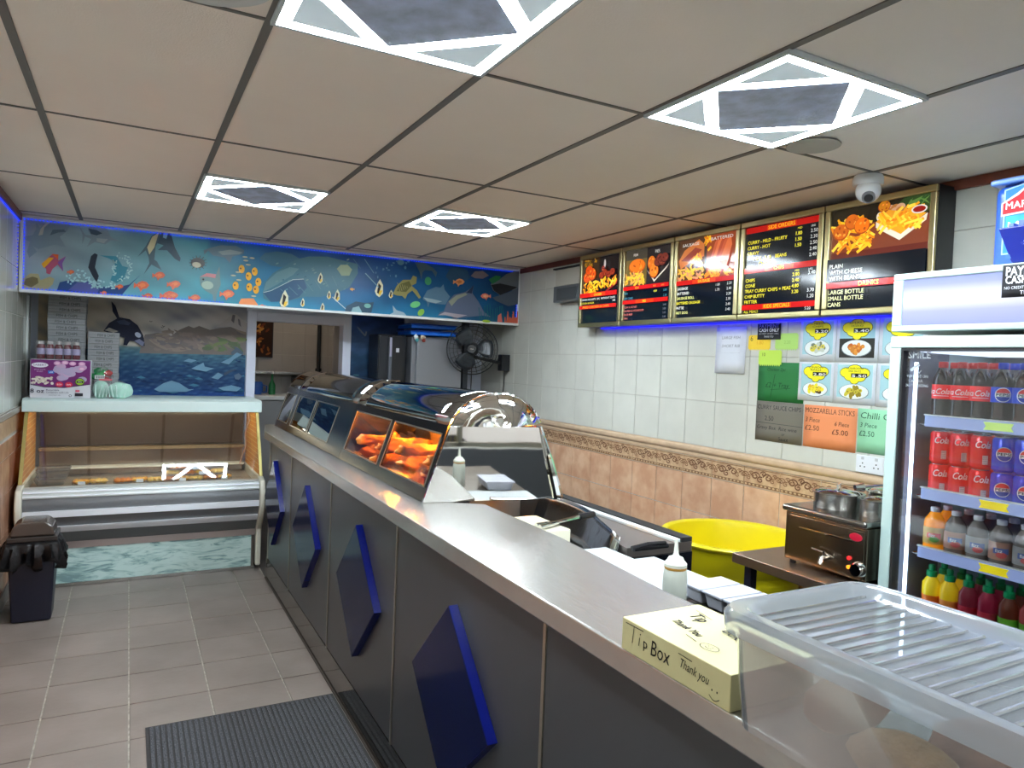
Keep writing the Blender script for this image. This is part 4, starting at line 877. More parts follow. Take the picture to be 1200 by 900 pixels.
# ============================================================ BIN AND MAT
t = thing('waste_bin', 'navy swing-lid bin lined with a black bag against the left wall', 'bin', (-0.165, 3.03, 0))
Mb = mat('navy_plastic', (14, 16, 34), 0.4)
bm = BM(); hexa(bm, [(-0.262, 2.94, 0.003), (-0.068, 2.94, 0.003), (-0.068, 3.12, 0.003), (-0.262, 3.12, 0.003), (-0.285, 2.92, 0.46), (-0.045, 2.92, 0.46), (-0.045, 3.15, 0.46), (-0.285, 3.15, 0.46)]); obj('body', bm, Mb, t, bevel=0.012)
bm = BM(); rows = []
rb = random.Random(5); N_ = 56
for z, out, amp in ((0.47, 0.004, 0.0), (0.455, 0.018, 0.006), (0.42, 0.026, 0.014), (0.385, 0.030, 0.024), (0.362, 0.022, 0.026)):
    row = []
    for k in range(N_+1):
        a = 2*PI*(k % N_)/N_; cxx, cyy_ = math.cos(a), math.sin(a); m_ = max(abs(cxx)/0.120, abs(cyy_)/0.115)
        rk = 1/m_; q = out+amp*math.sin(k*1.9+z*30)+amp*0.6*math.sin(k*3.1); zz = z-amp*1.2*(1+math.sin(k*0.9))
        row.append((max(-0.165+cxx*(rk+q), XL+0.012), 3.035+cyy_*(rk+q), zz))
    rows.append(row)
sheet(bm, rows); obj('bin_bag', bm, mat('black_bag', (16, 16, 18), 0.42, bump=0.4, bscale=30, spec=0.3), t, smooth=True, solid=0.002)
bm = BM(); box(bm, -0.288, -0.042, 2.918, 3.152, 0.472, 0.50); obj('collar', bm, mat('smoke_plastic', (50, 46, 44), 0.2), t, bevel=0.006)
bm = BM(); prism(bm, [(-0.275, 0.50), (-0.262, 0.555), (-0.225, 0.583), (-0.10, 0.583), (-0.068, 0.555), (-0.055, 0.50)], 1, 2.935, 3.135); obj('lid', bm, mat('smoke_lid', (74, 66, 60), 0.12, noise=0.1), t, bevel=0.012, seg=3)

t = thing('entrance_mat', 'dark grey ribbed entrance mat on the tiled floor beside the counter', 'mat', (0.79, 0.0, 0))
MX0, MX1, MY0, MY1 = 0.395, 1.185, -0.35, 1.385
bm = BM(); box(bm, MX0, MX1, MY0, MY1, 0.001, 0.005); obj('backing', bm, mat('mat_rubber', (48, 46, 46), 0.8), t)
bm = BM(); n = 36
for k in range(n):
    x = MX0+0.022+(MX1-MX0-0.044)*k/(n-1); box(bm, x-0.0066, x+0.0066, MY0+0.018, MY1-0.018, 0.005, 0.0105)
obj('ribs', bm, mat('mat_pile', (96, 98, 102), 0.95, col2=(40, 40, 44), nscale=190, bump=0.6, bscale=260), t, kind='stuff')

# ============================================================ COUNTER
t = thing('counter_front', 'dark grey panelled shop counter front with blue diamond plates', 'counter', (1.3, 0.6, 0))
bm = BM(); box(bm, 1.225, 1.50, -2.3, 3.42, 0.0, 0.988); obj('carcass', bm, mat('counter_core', (60, 60, 62), 0.6), t)
M_cp = mat('counter_panel', (78, 80, 84), 0.34, 0.35, noise=0.06, nscale=4)
PY = [3.30, 2.555, 1.580, 0.592, -0.485, -1.50, -2.3]
for b, a in zip(PY, PY[1:]):
    bm = BM(); box(bm, 1.20, 1.224, a+0.007, b-0.007, 0.152, 0.987); obj('panel', bm, M_cp, t)
for y in PY[1:-1]:
    bm = BM(); box(bm, 1.196, 1.2235, y-0.0065, y+0.0065, 0.150, 0.987); obj('joint_strip', bm, M_alu, t)
bm = BM(); box(bm, 1.196, 1.2235, 3.296, 3.31, 0.150, 0.987); obj('joint_strip', bm, M_alu, t)
bm = BM(); box(bm, 1.198, 1.224, -2.3, 3.35, 0.001, 0.150); obj('kick_plate', bm, mat('kick_steel', (120, 114, 106), 0.10, 1.0, bump=0.03, bscale=8), t, label='polished steel kick plate')
bm = BM(); box(bm, 1.190, 1.1975, -2.3, 3.35, 0.0, 0.006); obj('seal_strip', bm, mat('seal_brown', (60, 50, 42), 0.7), t)
M_bl = mat('blue_gloss', (6, 16, 58), 0.14, spec=0.12); M_bl2 = mat('blue_edge', (6, 18, 96), 0.2)
for yc in (3.02, 2.045, 1.04, 0.03, -1.0):
    zc = 0.60 if yc > 0.5 else 0.575
    hy, hz = 0.292, 0.285
    bm = BM(); prism(bm, [(yc-hy, zc), (yc, zc-hz), (yc+hy, zc), (yc, zc+hz)], 0, 1.170, 1.1995)
    d = obj('diamond_plate', bm, M_bl2, t)
    bm = BM(); k = 0.985; prism(bm, [(yc-hy*k, zc), (yc, zc-hz*k), (yc+hy*k, zc), (yc, zc+hz*k)], 0, 1.1685, 1.1700); obj('face', bm, M_bl, d)
# worktop
bm = BM(); prism(bm, [(1.175, -2.35), (1.50, -2.35), (1.50, -0.56), (1.545, 0.0), (1.545, 0.56), (1.335, 0.70), (1.335, 3.95), (1.262, 3.95), (1.175, 3.44)], 2, 0.990, 1.045)
tag(obj('worktop', bm, mat('worktop_steel', (206, 204, 200), 0.27, 0.85, noise=0.10, nscale=9, stretch=(7, 1, 1), bump=0.05, bscale=26), at=(1.3, 0, 0.99), bevel=0.005, seg=3), 'long brushed stainless steel worktop running the length of the counter', 'worktop')

# ============================================================ HOT CABINET (heated display on the counter)
t = thing('heated_display', 'polished steel arched hot food cabinet with orange lit windows on the counter', 'hot cabinet', (1.6, 2.2, 1.046))
RZ0, RZ1 = 1.046, 1.345
xb, xt_ = 1.32, 1.42
def rx(z): return xb+(xt_-xb)*(z-RZ0)/(RZ1-RZ0)
SEC = [(0.665, 1.93, 'a'), (1.935, 3.42, 'b'), (3.425, 3.88, 'c')]
WIN = {'a': [(0.690, 1.262), (1.310, 1.892)], 'b': [(2.262, 2.80), (2.845, 3.36)], 'c': [(3.47, 3.84)]}
M_rf = mat('range_frame', (112, 106, 98), 0.22, 1.0); M_rd = mat('range_dark', (52, 52, 54), 0.22, 0.9)
arc = [(1.42, 1.345), (1.438, 1.38), (1.465, 1.412), (1.50, 1.440), (1.545, 1.462), (1.594, 1.475), (1.65, 1.476), (1.70, 1.462), (1.745, 1.432), (1.778, 1.398), (1.80, 1.36)]
# arched canopy: one curved sheet per section
M_can = mat('canopy_mirror', (150, 156, 160), 0.05, 1.0, bump=0.10, bscale=1.6)
for (y0, y1, s) in SEC:
    bm = BM(); rows = []
    for y in np.linspace(y0, y1, 9): rows.append([(a, y, b) for a, b in arc])
    sheet(bm, rows); obj('canopy', bm, M_can, t, smooth=True, solid=0.004)
bm = BM()
for y in (1.9325, 3.4225): tube(bm, [(a, y, b+0.001) for a, b in arc], 0.004, 6)
obj('canopy_seam', bm, M_chrome, t)
# front frames with window openings
for (y0, y1, s) in SEC:
    def bar(ya, yb, z0, z1, nm='front_rail', m=M_rf, th=0.010):
        bm = BM(); hexa(bm, [(rx(z0), ya, z0), (rx(z0)+th, ya, z0), (rx(z0)+th, yb, z0), (rx(z0), yb, z0), (rx(z1), ya, z1), (rx(z1)+th, ya, z1), (rx(z1)+th, yb, z1), (rx(z1), yb, z1)]); obj(nm, bm, m, t)
    zlo, zhi = (1.099, 1.312) if s == 'a' else (1.092, 1.308)
    bar(y0, y1, RZ0+0.001, zlo, 'lower_band', M_rd if s != 'a' else M_rf); bar(y0, y1, zhi, RZ1, 'upper_band', M_rd)
    edges = [y0]+[q for w_ in WIN[s] for q in w_]+[y1]
    for k in range(0, len(edges), 2): bar(edges[k], edges[k+1], zlo, zhi, 'mullion', M_rf if k else M_rd)
    for (a, b) in WIN[s]:
        bm = BM(); z0, z1 = zlo, zhi; hexa(bm, [(rx(z0)+.003, a, z0), (rx(z0)+.006, a, z0), (rx(z0)+.006, b, z0), (rx(z0)+.003, b, z0), (rx(z1)+.003, a, z1), (rx(z1)+.006, a, z1), (rx(z1)+.006, b, z1), (rx(z1)+.003, b, z1)])
        obj('window_pane', bm, glassmat('range_glass', tint=(255, 248, 240) if s == 'a' else (190, 210, 220), base=0.03, refl=0.8) if s == 'a' else glassmat('range_glass2', tint=(190, 206, 214), base=0.16), t)
        fr = BM(); d = 0.006
        for (ya, yb, za, zb) in ((a, b, z0, z0+d), (a, b, z1-d, z1), (a, a+d, z0, z1), (b-d, b, z0, z1)):
            hexa(fr, [(rx(za)-.003, ya, za), (rx(za), ya, za), (rx(za), yb, za), (rx(za)-.003, yb, za), (rx(zb)-.003, ya, zb), (rx(zb), ya, zb), (rx(zb), yb, zb), (rx(zb)-.003, yb, zb)])
        obj('window_frame', fr, M_alu, t)
# inside: base, back, partitions
bm = BM(); box(bm, 1.34, 1.86, 0.70, 3.87, RZ0+0.0, RZ0+0.035); obj('base_tray', bm, mat('range_tray', (170, 160, 150), 0.3, 0.8), t)
bm = BM(); hexa(bm, [(1.885, 0.66, RZ0), (1.895, 0.66, RZ0), (1.895, 3.88, RZ0), (1.885, 3.88, RZ0), (1.795, 0.66, 1.36), (1.805, 0.66, 1.36), (1.805, 3.88, 1.36), (1.795, 3.88, 1.36)]); obj('back_panel', bm, mat('range_back', (222, 190, 160), 0.5, 0.0), t)
for y in (1.93, 3.42, 3.876):
    bm = BM(); prism(bm, [(1.335, RZ0), (1.885, RZ0), (1.797, 1.36)]+arc[::-1][1:-1]+[(1.425, 1.345)], 1, y-0.004, y+0.004); obj('partition', bm, M_rd, t)
# mirror-bright end panel, its right edge set a little forward
def ey(x): return 0.652-0.12*(x-1.32)
bm = BM(); q = [(1.318, RZ0), (1.896, RZ0), (1.802, 1.345), (1.420, 1.345)]
vs = [bm.verts.new((a, ey(a), b)) for a, b in q]+[bm.verts.new((a, ey(a)+0.010, b)) for a, b in q]
for f in ((0,1,2,3),(7,6,5,4),(0,4,5,1),(1,5,6,2),(2,6,7,3),(3,7,4,0)): bm.faces.new([vs[i] for i in f])
obj('end_panel', bm, mat('end_mirror', (218, 216, 212), 0.03, 1.0, bump=0.05, bscale=2.2), t, label='mirror-bright steel end panel')
bm = BM(); rows = []
cxa, cza = 1.61, 1.345
for k in range(7):
    s = 1-k/6*0.98; yo = 0.045*math.sqrt(max(0, 1-s*s))
    rows.append([(cxa+(a-cxa)*s, ey(a)-0.002-yo*0.9, cza+(b-cza)*s) for a, b in arc])
sheet(bm, rows); obj('end_cap', bm, mat('end_cap_mirror', (232, 230, 226), 0.06, 1.0, bump=0.18, bscale=5), t, smooth=True, label='bulging bright steel half-round cap over the end panel')
bm = BM(); tube(bm, [(a, ey(a)-0.001, b) for a, b in arc], 0.005, 6); tube(bm, [(1.415, ey(1.415)-.002, 1.345), (1.805, ey(1.805)-.002, 1.345)], 0.003, 6); obj('end_bead', bm, M_chrome, t, smooth=True)
bm = BM(); tube(bm, [(1.800, ey(1.8)-.004, 1.345), (1.845, ey(1.84)-.014, 1.20), (1.893, ey(1.89)-.004, 1.05)], [0.006, 0.014, 0.022], 8); obj('edge_roll', bm, M_chrome, t, smooth=True)
bm = BM(); n = Vector((-0.95, 0, 0.32)); hexa(bm, [(1.4235, 0.70, 1.350), (1.428, 0.70, 1.350), (1.428, 0.84, 1.350), (1.4235, 0.84, 1.350), (1.437, 0.70, 1.381), (1.443, 0.70, 1.381), (1.443, 0.84, 1.381), (1.437, 0.84, 1.381)])
st = obj('warning_sticker', bm, mat('sticker_red', (206, 60, 70), 0.4), t, label='red and white warning sticker')
V_ = Vector((0.0145, 0, 0.031)).normalized(); cv = Canvas((1.4225, 0.838, 1.3515), (0, -1, 0), V_, Vector((-0.95, 0, 0.40)).normalized()); cv.eps = 0.0003
cv.rect(0.003, 0.002, 0.133, 0.030, (222, 206, 206)); cv.text('HOT SURFACE', 0.068, 0.009, 0.014, (190, 40, 50), 'c', wid=0.11); cv.build('sticker_print', M_print, st)
# heat lamps inside the two lit windows
M_lamp = emat('heat_lamp', (255, 165, 48), 260.0)
for y in (1.00, 1.60):
    bm = BM(); tube(bm, [(1.57, y-0.20, 1.335), (1.57, y+0.20, 1.335)], 0.012, 10); obj('heat_lamp', bm, M_lamp, t)
    bm = BM(); box(bm, 1.53, 1.61, y-0.22, y+0.22, 1.352, 1.358); obj('lamp_reflector', bm, M_alu, t)
bm = BM(); box(bm, 1.345, 1.84, 0.72, 1.90, RZ0+0.036, RZ0+0.042); obj('food_tray', bm, mat('tray_orange', (200, 170, 140), 0.3, 0.7), t)
# battered fish heap
M_bat = mat('golden_batter', (246, 176, 84), 0.55, col2=(226, 130, 50), nscale=16, bump=0.5, bscale=50)
ff = random.Random(12); _n = ('first', 'second', 'third', 'fourth', 'fifth', 'sixth', 'seventh', 'eighth')
fish_lab = ['%s from the mirror end, %s layer, in the hot cabinet' % (_n[k % 8], ('bottom', 'top')[k//8]) for k in range(16)]
for k in range(16):
    y = 0.78+0.145*(k % 8)+ff.uniform(-.015, .015); lay = k//8; x = 1.43+0.10*(k % 2)+0.03*lay+ff.uniform(-.015, .015); z = RZ0+0.074+lay*0.056+(0.02 if y < 1.2 else 0)
    r_ = (0.10, 0.038, 0.028); a = ff.uniform(-.9, .9)
    bm = BM(); blob(bm, (0, 0, 0), r_, k, 0.28, 3); bmesh.ops.rotate(bm, cent=(0, 0, 0), matrix=Matrix.Rotation(a, 3, 'Z'), verts=bm.verts); bmesh.ops.translate(bm, vec=(x, y, z), verts=bm.verts)
    pos = 'nearer' if y < 1.28 else 'farther'
    tag(obj('battered_fish', bm, M_bat, at=(x, y, z-0.03), smooth=True), 'battered fish, '+fish_lab[k], 'battered fish', 'battered fish heap in the hot cabinet')
# contents of the dark section: white steel lids
t2 = thing('serving_lid', 'white rectangular lid lying behind the dark window of the hot cabinet', 'lid', (1.5, 2.75, RZ0+0.036))
bm = BM(); hexa(bm, [(1.36, 2.30, RZ0+0.038), (1.62, 2.24, RZ0+0.038), (1.62, 3.12, RZ0+0.038), (1.36, 3.10, RZ0+0.038), (1.38, 2.32, RZ0+0.06), (1.60, 2.27, RZ0+0.11), (1.60, 3.10, RZ0+0.11), (1.38, 3.08, RZ0+0.06)]); obj('lid', bm, M_white, t2, bevel=0.008)
bm = BM(); tube(bm, [(1.44, 2.5, RZ0+0.09), (1.43, 2.5, RZ0+0.12), (1.43, 2.9, RZ0+0.12), (1.44, 2.9, RZ0+0.09)], 0.006, 8); obj('handle', bm, M_chrome, t2)
bm = BM(); lathe(bm, [(0.03, 0), (0.033, 0.02), (0.033, 0.08), (0.012, 0.10), (0.012, 0.115)], (1.41, 2.16, RZ0+0.037), n=16); tag(obj('sauce_bottle', bm, mat('blue_bottle', (30, 60, 170), 0.3), at=(1.41, 2.16, RZ0+0.037), smooth=True), 'small blue bottle behind the dark glass of the hot cabinet', 'bottle')
bm = BM(); lathe(bm, [(0.035, 0), (0.042, 0.02), (0.042, 0.065), (0.04, 0.07)], (1.40, 3.60, RZ0+0.037), n=16); tag(obj('blue_tub', bm, mat('blue_tub', (30, 90, 220), 0.3), at=(1.40, 3.60, RZ0+0.037), smooth=True), 'bright blue tub in the far end window of the hot cabinet', 'tub')
# body of the range below, behind the counter
t = thing('frying_range', 'steel frying range body behind the counter under the hot cabinet', 'frying range', (1.7, 2.2, 0))
bm = BM(); box(bm, 1.55, 1.79, 0.72, 3.90, 0.001, 1.043); obj('body', bm, M_steeld, t)

# steel well, paper, bottles behind the counter
t = thing('steel_sink_unit', 'polished steel unit with a curved back and black handled drawer beyond the worktop', 'steel unit', (1.95, 0.6, 0))
curve = [(2.119, 1.10), (2.150, 0.98), (2.155, 0.885), (2.14, 0.76), (2.105, 0.63), (2.05, 0.49), (1.99, 0.33), (1.945, 0.215)]
bm = BM(); prism(bm, [(1.935, 0.16), (2.25, 0.16), (2.25, 1.60), (2.119, 1.60)]+curve, 2, 0.0, 0.935); obj('body', bm, mat('unit_steel', (160, 150, 144), 0.34, 0.9, bump=0.05, bscale=4), t)
bm = BM(); sheet(bm, [[(x-0.004-(0.95-z)*0.35*(1 if j_ < 7 else 0.6), y+0.0, z) for j_, (x, y) in enumerate(curve)] for z in (0.80, 0.85, 0.90, 0.94, 0.962)]); obj('curved_back', bm, mat('well_steel', (216, 220, 224), 0.14, 1.0, bump=0.35, bscale=7), t, smooth=True, solid=0.003)
bm = BM(); prism(bm, [(1.80, 0.285), (1.93, 0.285), (1.93, 0.23)]+[(x-0.06, y) for x, y in curve[::-1][1:]]+[(1.80, 1.10)], 2, 0.77, 0.80); obj('well_floor', bm, M_steel, t)
bm = BM(); box(bm, 2.165, 2.195, 0.165, 0.95, 0.9355, 0.948); obj('white_edge', bm, M_white, t, bevel=0.002, label='white top strip')
bm = BM(); box(bm, 2.197, 2.25, 0.16, 1.6, 0.9355, 0.953); obj('rear_edge', bm, M_dark, t)
bm = BM(); box(bm, 1.95, 2.24, 0.145, 0.158, 0.10, 0.90); obj('drawer_front', bm, mat('gloss_black', (16, 18, 24), 0.12), t)
bm = BM(); tube(bm, [(1.93, 0.125, 0.945), (2.00, 0.12, 0.955), (2.09, 0.13, 0.95)], 0.008, 8); tube(bm, [(1.95, 0.14, 0.935), (2.11, 0.14, 0.935)], 0.009, 8); obj('handle', bm, M_black, t)
t = thing('tongs', 'steel tongs with long bright arms lying across the steel unit', 'tongs', (1.85, 0.35, 0.94))
for s in (0, 1):
    bm = BM(); tube(bm, [(1.66, 0.33+0.03*s, 0.996), (1.75, 0.36+0.015*s, 0.998), (1.90, 0.42, 0.998+0.006*s)], [0.010, 0.006, 0.008], 8); obj('arm', bm, M_chrome, t, smooth=True)
bm = BM(); tube(bm, [(1.89, 0.417, 1.000), (1.985, 0.455, 0.998)], 0.013, 10); obj('grip', bm, M_black, t)
t = thing('prep_shelf', 'low staff-side shelf behind the worktop holding white paper', 'shelf', (1.75, -0.3, 0))
bm = BM(); box(bm, 1.555, 1.925, -1.25, 0.275, 0.885, 0.905); box(bm, 1.925, 2.02, -1.25, 0.10, 0.885, 0.905); box(bm, 1.555, 1.785, 0.275, 0.575, 0.885, 0.905); obj('top', bm, M_steeld, t)
for y in (-1.2, 0.04):
    bm = BM(); box(bm, 1.95, 1.99, y, y+0.04, 0, 0.885); obj('leg', bm, M_steeld, t)
bm = BM(); box(bm, 1.57, 1.92, -0.30, 0.27, 0.9058, 0.914); box(bm, 1.92, 2.01, -0.30, 0.095, 0.9058, 0.914)
tag(obj('paper_stack', bm, mat('white_paper', (180, 184, 185), 0.8), at=(1.75, 0, 0.906)), 'flat white wrapping paper on the staff side of the worktop', 'paper')
bm = BM(); box(bm, 1.575, 1.78, 0.305, 0.565, 0.906, 0.985)
tag(obj('paper_block', bm, mat('cream_paper', (214, 208, 184), 0.8, bump=0.2, bscale=80, stretch=(1, 1, 20)), at=(1.7, 0.45, 0.906), bevel=0.003), 'thick cream block of wrapping paper beside the mirror-bright end panel', 'paper')
# squeeze bottle
t = thing('squeeze_bottle', 'clear plastic squeeze bottle with a pointed nozzle standing behind the worktop', 'squeeze bottle', (1.655, -0.42, 0.906))
M_sq = mat('milky_plastic', (222, 226, 212), 0.3, trans=0.25, sss=0.0)
bm = BM(); lathe(bm, [(0.030, 0), (0.034, 0.006), (0.034, 0.105), (0.032, 0.125), (0.028, 0.134)], (1.655, -0.42, 0.9145), n=28); obj('body', bm, M_sq, t, smooth=True)
bm = BM(); lathe(bm, [(0.030, 0.134), (0.031, 0.140), (0.031, 0.148), (0.024, 0.156), (0.020, 0.164), (0.010, 0.168), (0.007, 0.176), (0.004, 0.215), (0.0001, 0.218)], (1.655, -0.42, 0.9145), n=24); obj('nozzle_cap', bm, mat('cap_milky', (226, 228, 214), 0.3), t, smooth=True)
bm = BM(); lathe(bm, [(0.0303, 0.132), (0.0315, 0.136), (0.0303, 0.141)], (1.655, -0.42, 0.9145), n=24, capb=False, capt=False); obj('sauce_ring', bm, mat('sauce_brown', (190, 140, 60), 0.4), t, smooth=True)
for k in range(3):
    t = thing('foam_tray', 'white plastic tub behind the squeeze bottle, '+('nearest the paper', 'middle one', 'nearest the clear lidded tub')[k], 'tub', (1.87, -0.33-0.1*k, 0.906))
    y = -0.345-0.085*k
    bm = BM(); hexa(bm, [(1.80, y-.03, .9145), (1.93, y-.03, .9145), (1.93, y+.03, .9145), (1.80, y+.03, .9145), (1.79, y-.036, .955), (1.94, y-.036, .955), (1.94, y+.036, .955), (1.79, y+.036, .955)]); obj('body', bm, mat('white_tub', (172, 174, 184), 0.4), t, bevel=0.006)
    bm = BM(); box(bm, 1.785, 1.945, y-0.040, y+0.040, 0.955, 0.962); obj('rim', bm, MATS['white_tub'], t, bevel=0.002)

# ============================================================ TIP BOX AND CLEAR TUB
t = thing('tip_box', 'cream cardboard tip box with handwritten thank you on the worktop', 'box', (1.27, -0.95, 1.045))
TBz0, TBz1 = 1.0455, 1.108
M_card = mat('cream_card', (197, 187, 139), 0.6)
bm = BM(); box(bm, 1.172, 1.372, -1.105, -0.815, TBz0, TBz1); obj('carton', bm, M_card, t, bevel=0.002)
INK = (24, 22, 22)
cv = Canvas((1.1718, -0.815, TBz0), (0, -1, 0), (0, 0, 1))
cv.line([(0.012, 0.055), (0.066, 0.0555)], 0.0018, INK); cv.line([(0.038, 0.055), (0.034, 0.022)], 0.0018, INK); cv.line([(0.056, 0.04), (0.054, 0.024)], 0.0018, INK); cv.ell(0.058, 0.047, 0.0015, 0.0015, INK)
cv.text('p', 0.068, 0.026, 0.020, INK); cv.text('Box', 0.090, 0.020, 0.030, INK, wid=0.052, shear=.1); cv.text('Thank you', 0.168, 0.030, 0.017, INK, wid=0.072, rot=-0.06, shear=.2)
cv.line([(0.165, 0.052), (0.20, 0.050)], 0.0015, INK); cv.ell(0.250, 0.022, .0015, .002, INK); cv.ell(0.262, 0.022, .0015, .002, INK); cv.line([(0.244+0.024*k/8, 0.012-0.006*math.sin(PI*k/8)) for k in range(9)], 0.0015, INK)
cv.build('handwriting_front', M_print, t)
cv = Canvas((1.172, -0.815, TBz1+0.0004), (0, -1, 0), (1, 0, 0), (0, 0, 1))
cv.line([(0.03, 0.165), (0.085, 0.155)], .0016, INK); cv.text('Tip', 0.045, 0.128, 0.030, INK, wid=.042, rot=-.15, bold=.0008); cv.text('Thank You', 0.055, 0.075, 0.018, INK, wid=0.085, rot=-0.12, shear=.2, bold=.0008); cv.line([(0.125, 0.052), (0.16, 0.045)], .0015, INK)
cv.line([(0.19+.02*math.cos(a), 0.048+.013*math.sin(a)) for a in np.linspace(0, 6.3, 20)], .0014, INK); cv.ell(.185, .051, .0012, .0012, INK); cv.ell(.195, .051, .0012, .0012, INK); cv.line([(.182, .045), (.19, .041), (.198, .045)], .0012, INK)
cv.text('Box', 0.14, 0.125, 0.026, INK, wid=.045, rot=-.2, bold=.0008); cv.build('handwriting_top', M_print, t)

t = thing('storage_tub', 'large frosted clear plastic tub with ribbed lid at the near end of the worktop', 'storage box', (1.3, -1.32, 1.045))
M_tub = glassmat('tub_plastic', tint=(236, 240, 240), base=0.05, refl=0.7, rough=0.12, haze=0.17, hazecol=(226, 230, 230)); M_lid = glassmat('lid_plastic', tint=(236, 240, 246), base=0.07, refl=0.9, rough=0.10, haze=0.38, hazecol=(226, 232, 240))
ang = math.radians(0)
def rrect(x0, x1, y0, y1, r, n=5):
    pts = []
    for (cx_, cy2, a0) in ((x1-r, y1-r, 0), (x0+r, y1-r, PI/2), (x0+r, y0+r, PI), (x1-r, y0+r, 1.5*PI)):
        for k in range(n+1): a = a0+PI/2*k/n; pts.append((cx_+r*math.cos(a), cy2+r*math.sin(a)))
    return pts
def loops(bm, L, cap0=False, cap1=False):
    V = [[bm.verts.new((p[0], p[1], z)) for p in rrect(*rc)] for rc, z in L]
    for A, B in zip(V, V[1:]):
        n = len(A)
        for j in range(n): bm.faces.new((A[j], A[(j+1) % n], B[(j+1) % n], B[j]))
    if cap0: bm.faces.new(V[0][::-1])
    if cap1: bm.faces.new(V[-1])
TB = (1.150, 1.462, -1.60, -1.125)
def ins(d): return (TB[0]+d, TB[1]-d, TB[2]+d, TB[3]-d)
bm = BM(); loops(bm, [(ins(0.004)+(0.035,), 1.0465), (ins(-0.004)+(0.04,), 1.12), (ins(-0.010)+(0.045,), 1.205), (ins(-0.018)+(0.045,), 1.207)], cap0=True); obj('tub', bm, M_tub, t, smooth=True)
bm = BM(); loops(bm, [(ins(-0.024)+(0.05,), 1.196), (ins(-0.026)+(0.05,), 1.222), (ins(-0.020)+(0.05,), 1.232), (ins(-0.004)+(0.045,), 1.234), (ins(0.004)+(0.04,), 1.231), (ins(0.018)+(0.035,), 1.217)], cap1=True); obj('lid', bm, M_lid, t, smooth=True)
for k in range(18):
    y = -1.575+0.0245*k+0.008
    if y > -1.15: break
    bm = BM(); tube(bm, [(1.178, y, 1.2185), (1.434, y, 1.2190)], 0.0030, 6); obj('lid_rib', bm, glassmat('rib_plastic', base=0.25, refl=1.0, rough=0.08, haze=0.25), t, smooth=True)
M_bread = mat('tan_crust', (186, 140, 90), 0.8, noise=0.3, nscale=30, bump=0.5, bscale=120); M_pink = mat('pinkish_brown', (176, 122, 100), 0.7, noise=0.3, nscale=20, bump=0.3)
for k, (x, y, rx_, ry_, m, lb) in enumerate(((1.30, -1.22, 0.075, 0.05, M_pink, 'pinkish brown bread roll inside the tub near its left end'), (1.22, -1.37, 0.05, 0.075, M_bread, 'fuzzy tan bread roll inside the tub against its front side'), (1.34, -1.42, 0.07, 0.09, M_pink, 'large brown bread roll under the middle of the tub lid'))):
    bm = BM(); blob(bm, (x, y, 1.089), (rx_, ry_, 0.038), k+50, 0.12, 3); tag(obj('bread_roll', bm, m, at=(x, y, 1.048), smooth=True), lb, 'bread roll', 'bread rolls in the clear tub')

# ============================================================ MENU BOARDS
M_gold = mat('champagne_frame', (196, 184, 138), 0.28, 1.0)
MX = 3.25; MZ0, MZ1 = 1.888, 2.418
RED, INKY, YEL, WHT = (196, 26, 22), (12, 18, 26), (240, 226, 60), (232, 232, 226)
def chips(cv, x0, y0, x1, y1, n, seed, cols=((250, 190, 40), (240, 160, 30), (226, 130, 26), (255, 210, 70)), L=0.05, W=0.012):
    r = random.Random(seed)
    for k in range(n):
        x, y, a = r.uniform(x0, x1), r.uniform(y0, y1), r.uniform(-1.2, 1.2); l = L*r.uniform(.6, 1.2); c, d = math.cos(a)*l/2, math.sin(a)*l/2
        p = [(x-c, y-d), (x+c, y+d)]; p = [(min(max(q[0], x0-.01), x1+.01), min(max(q[1], y0-.01), y1+.01)) for q in p]; cv.line(p, W*r.uniform(.8, 1.2), r.choice(cols))
def chunk(cv, x, y, rx_, ry_, seed, c1=(232, 120, 40), c2=(250, 160, 60), c3=(170, 70, 24)):
    cv.ell(x, y, rx_, ry_, c3); cv.ell(x, y+ry_*.08, rx_*.92, ry_*.9, c1); r = random.Random(seed)
    for k in range(9): cv.ell(x+r.uniform(-.6, .6)*rx_, y+r.uniform(-.6, .6)*ry_, rx_*.18, ry_*.14, r.choice([c2, c3, c1]), rot=r.uniform(0, 3), n=9)
def board(y0, y1, label, draw):
    t = thing('menu_board', label, 'menu board', (MX+0.06, (y0+y1)/2, MZ0), 'menu boards')
    a, b = y0+0.004, y1-0.004
    bm = BM(); box(bm, MX+0.012, XR-0.002, a, b, MZ0, MZ1); obj('casing', bm, M_black, t)
    fw = 0.030
    for (ya, yb, za, zb) in ((a, b, MZ0, MZ0+fw), (a, b, MZ1-fw, MZ1), (a, a+fw, MZ0+fw, MZ1-fw), (b-fw, b, MZ0+fw, MZ1-fw)):
        bm = BM(); box(bm, MX-0.006, MX+0.011, ya, yb, za, zb); obj('frame_rail', bm, M_gold, t, bevel=0.006, seg=3)
    W, H = b-a-2*fw, MZ1-MZ0-2*fw
    cv = Canvas((MX+0.008, b-fw, MZ0+fw), (0, -1, 0), (0, 0, 1)); cv.rect(0, 0, W, H, INKY); draw(cv, W, H); cv.build('poster', M_lit, t)
    return t
def rband(cv, W, z, h, txt, th=None):
    cv.rect(0, z, W, z+h, RED); cv.rect(W*.3, z+h*.1, W*.7, z+h*.9, (222, 60, 20)); cv.text(txt, W/2, z+h*.2, th or h*.6, (250, 190, 40), 'c', bold=.0012)
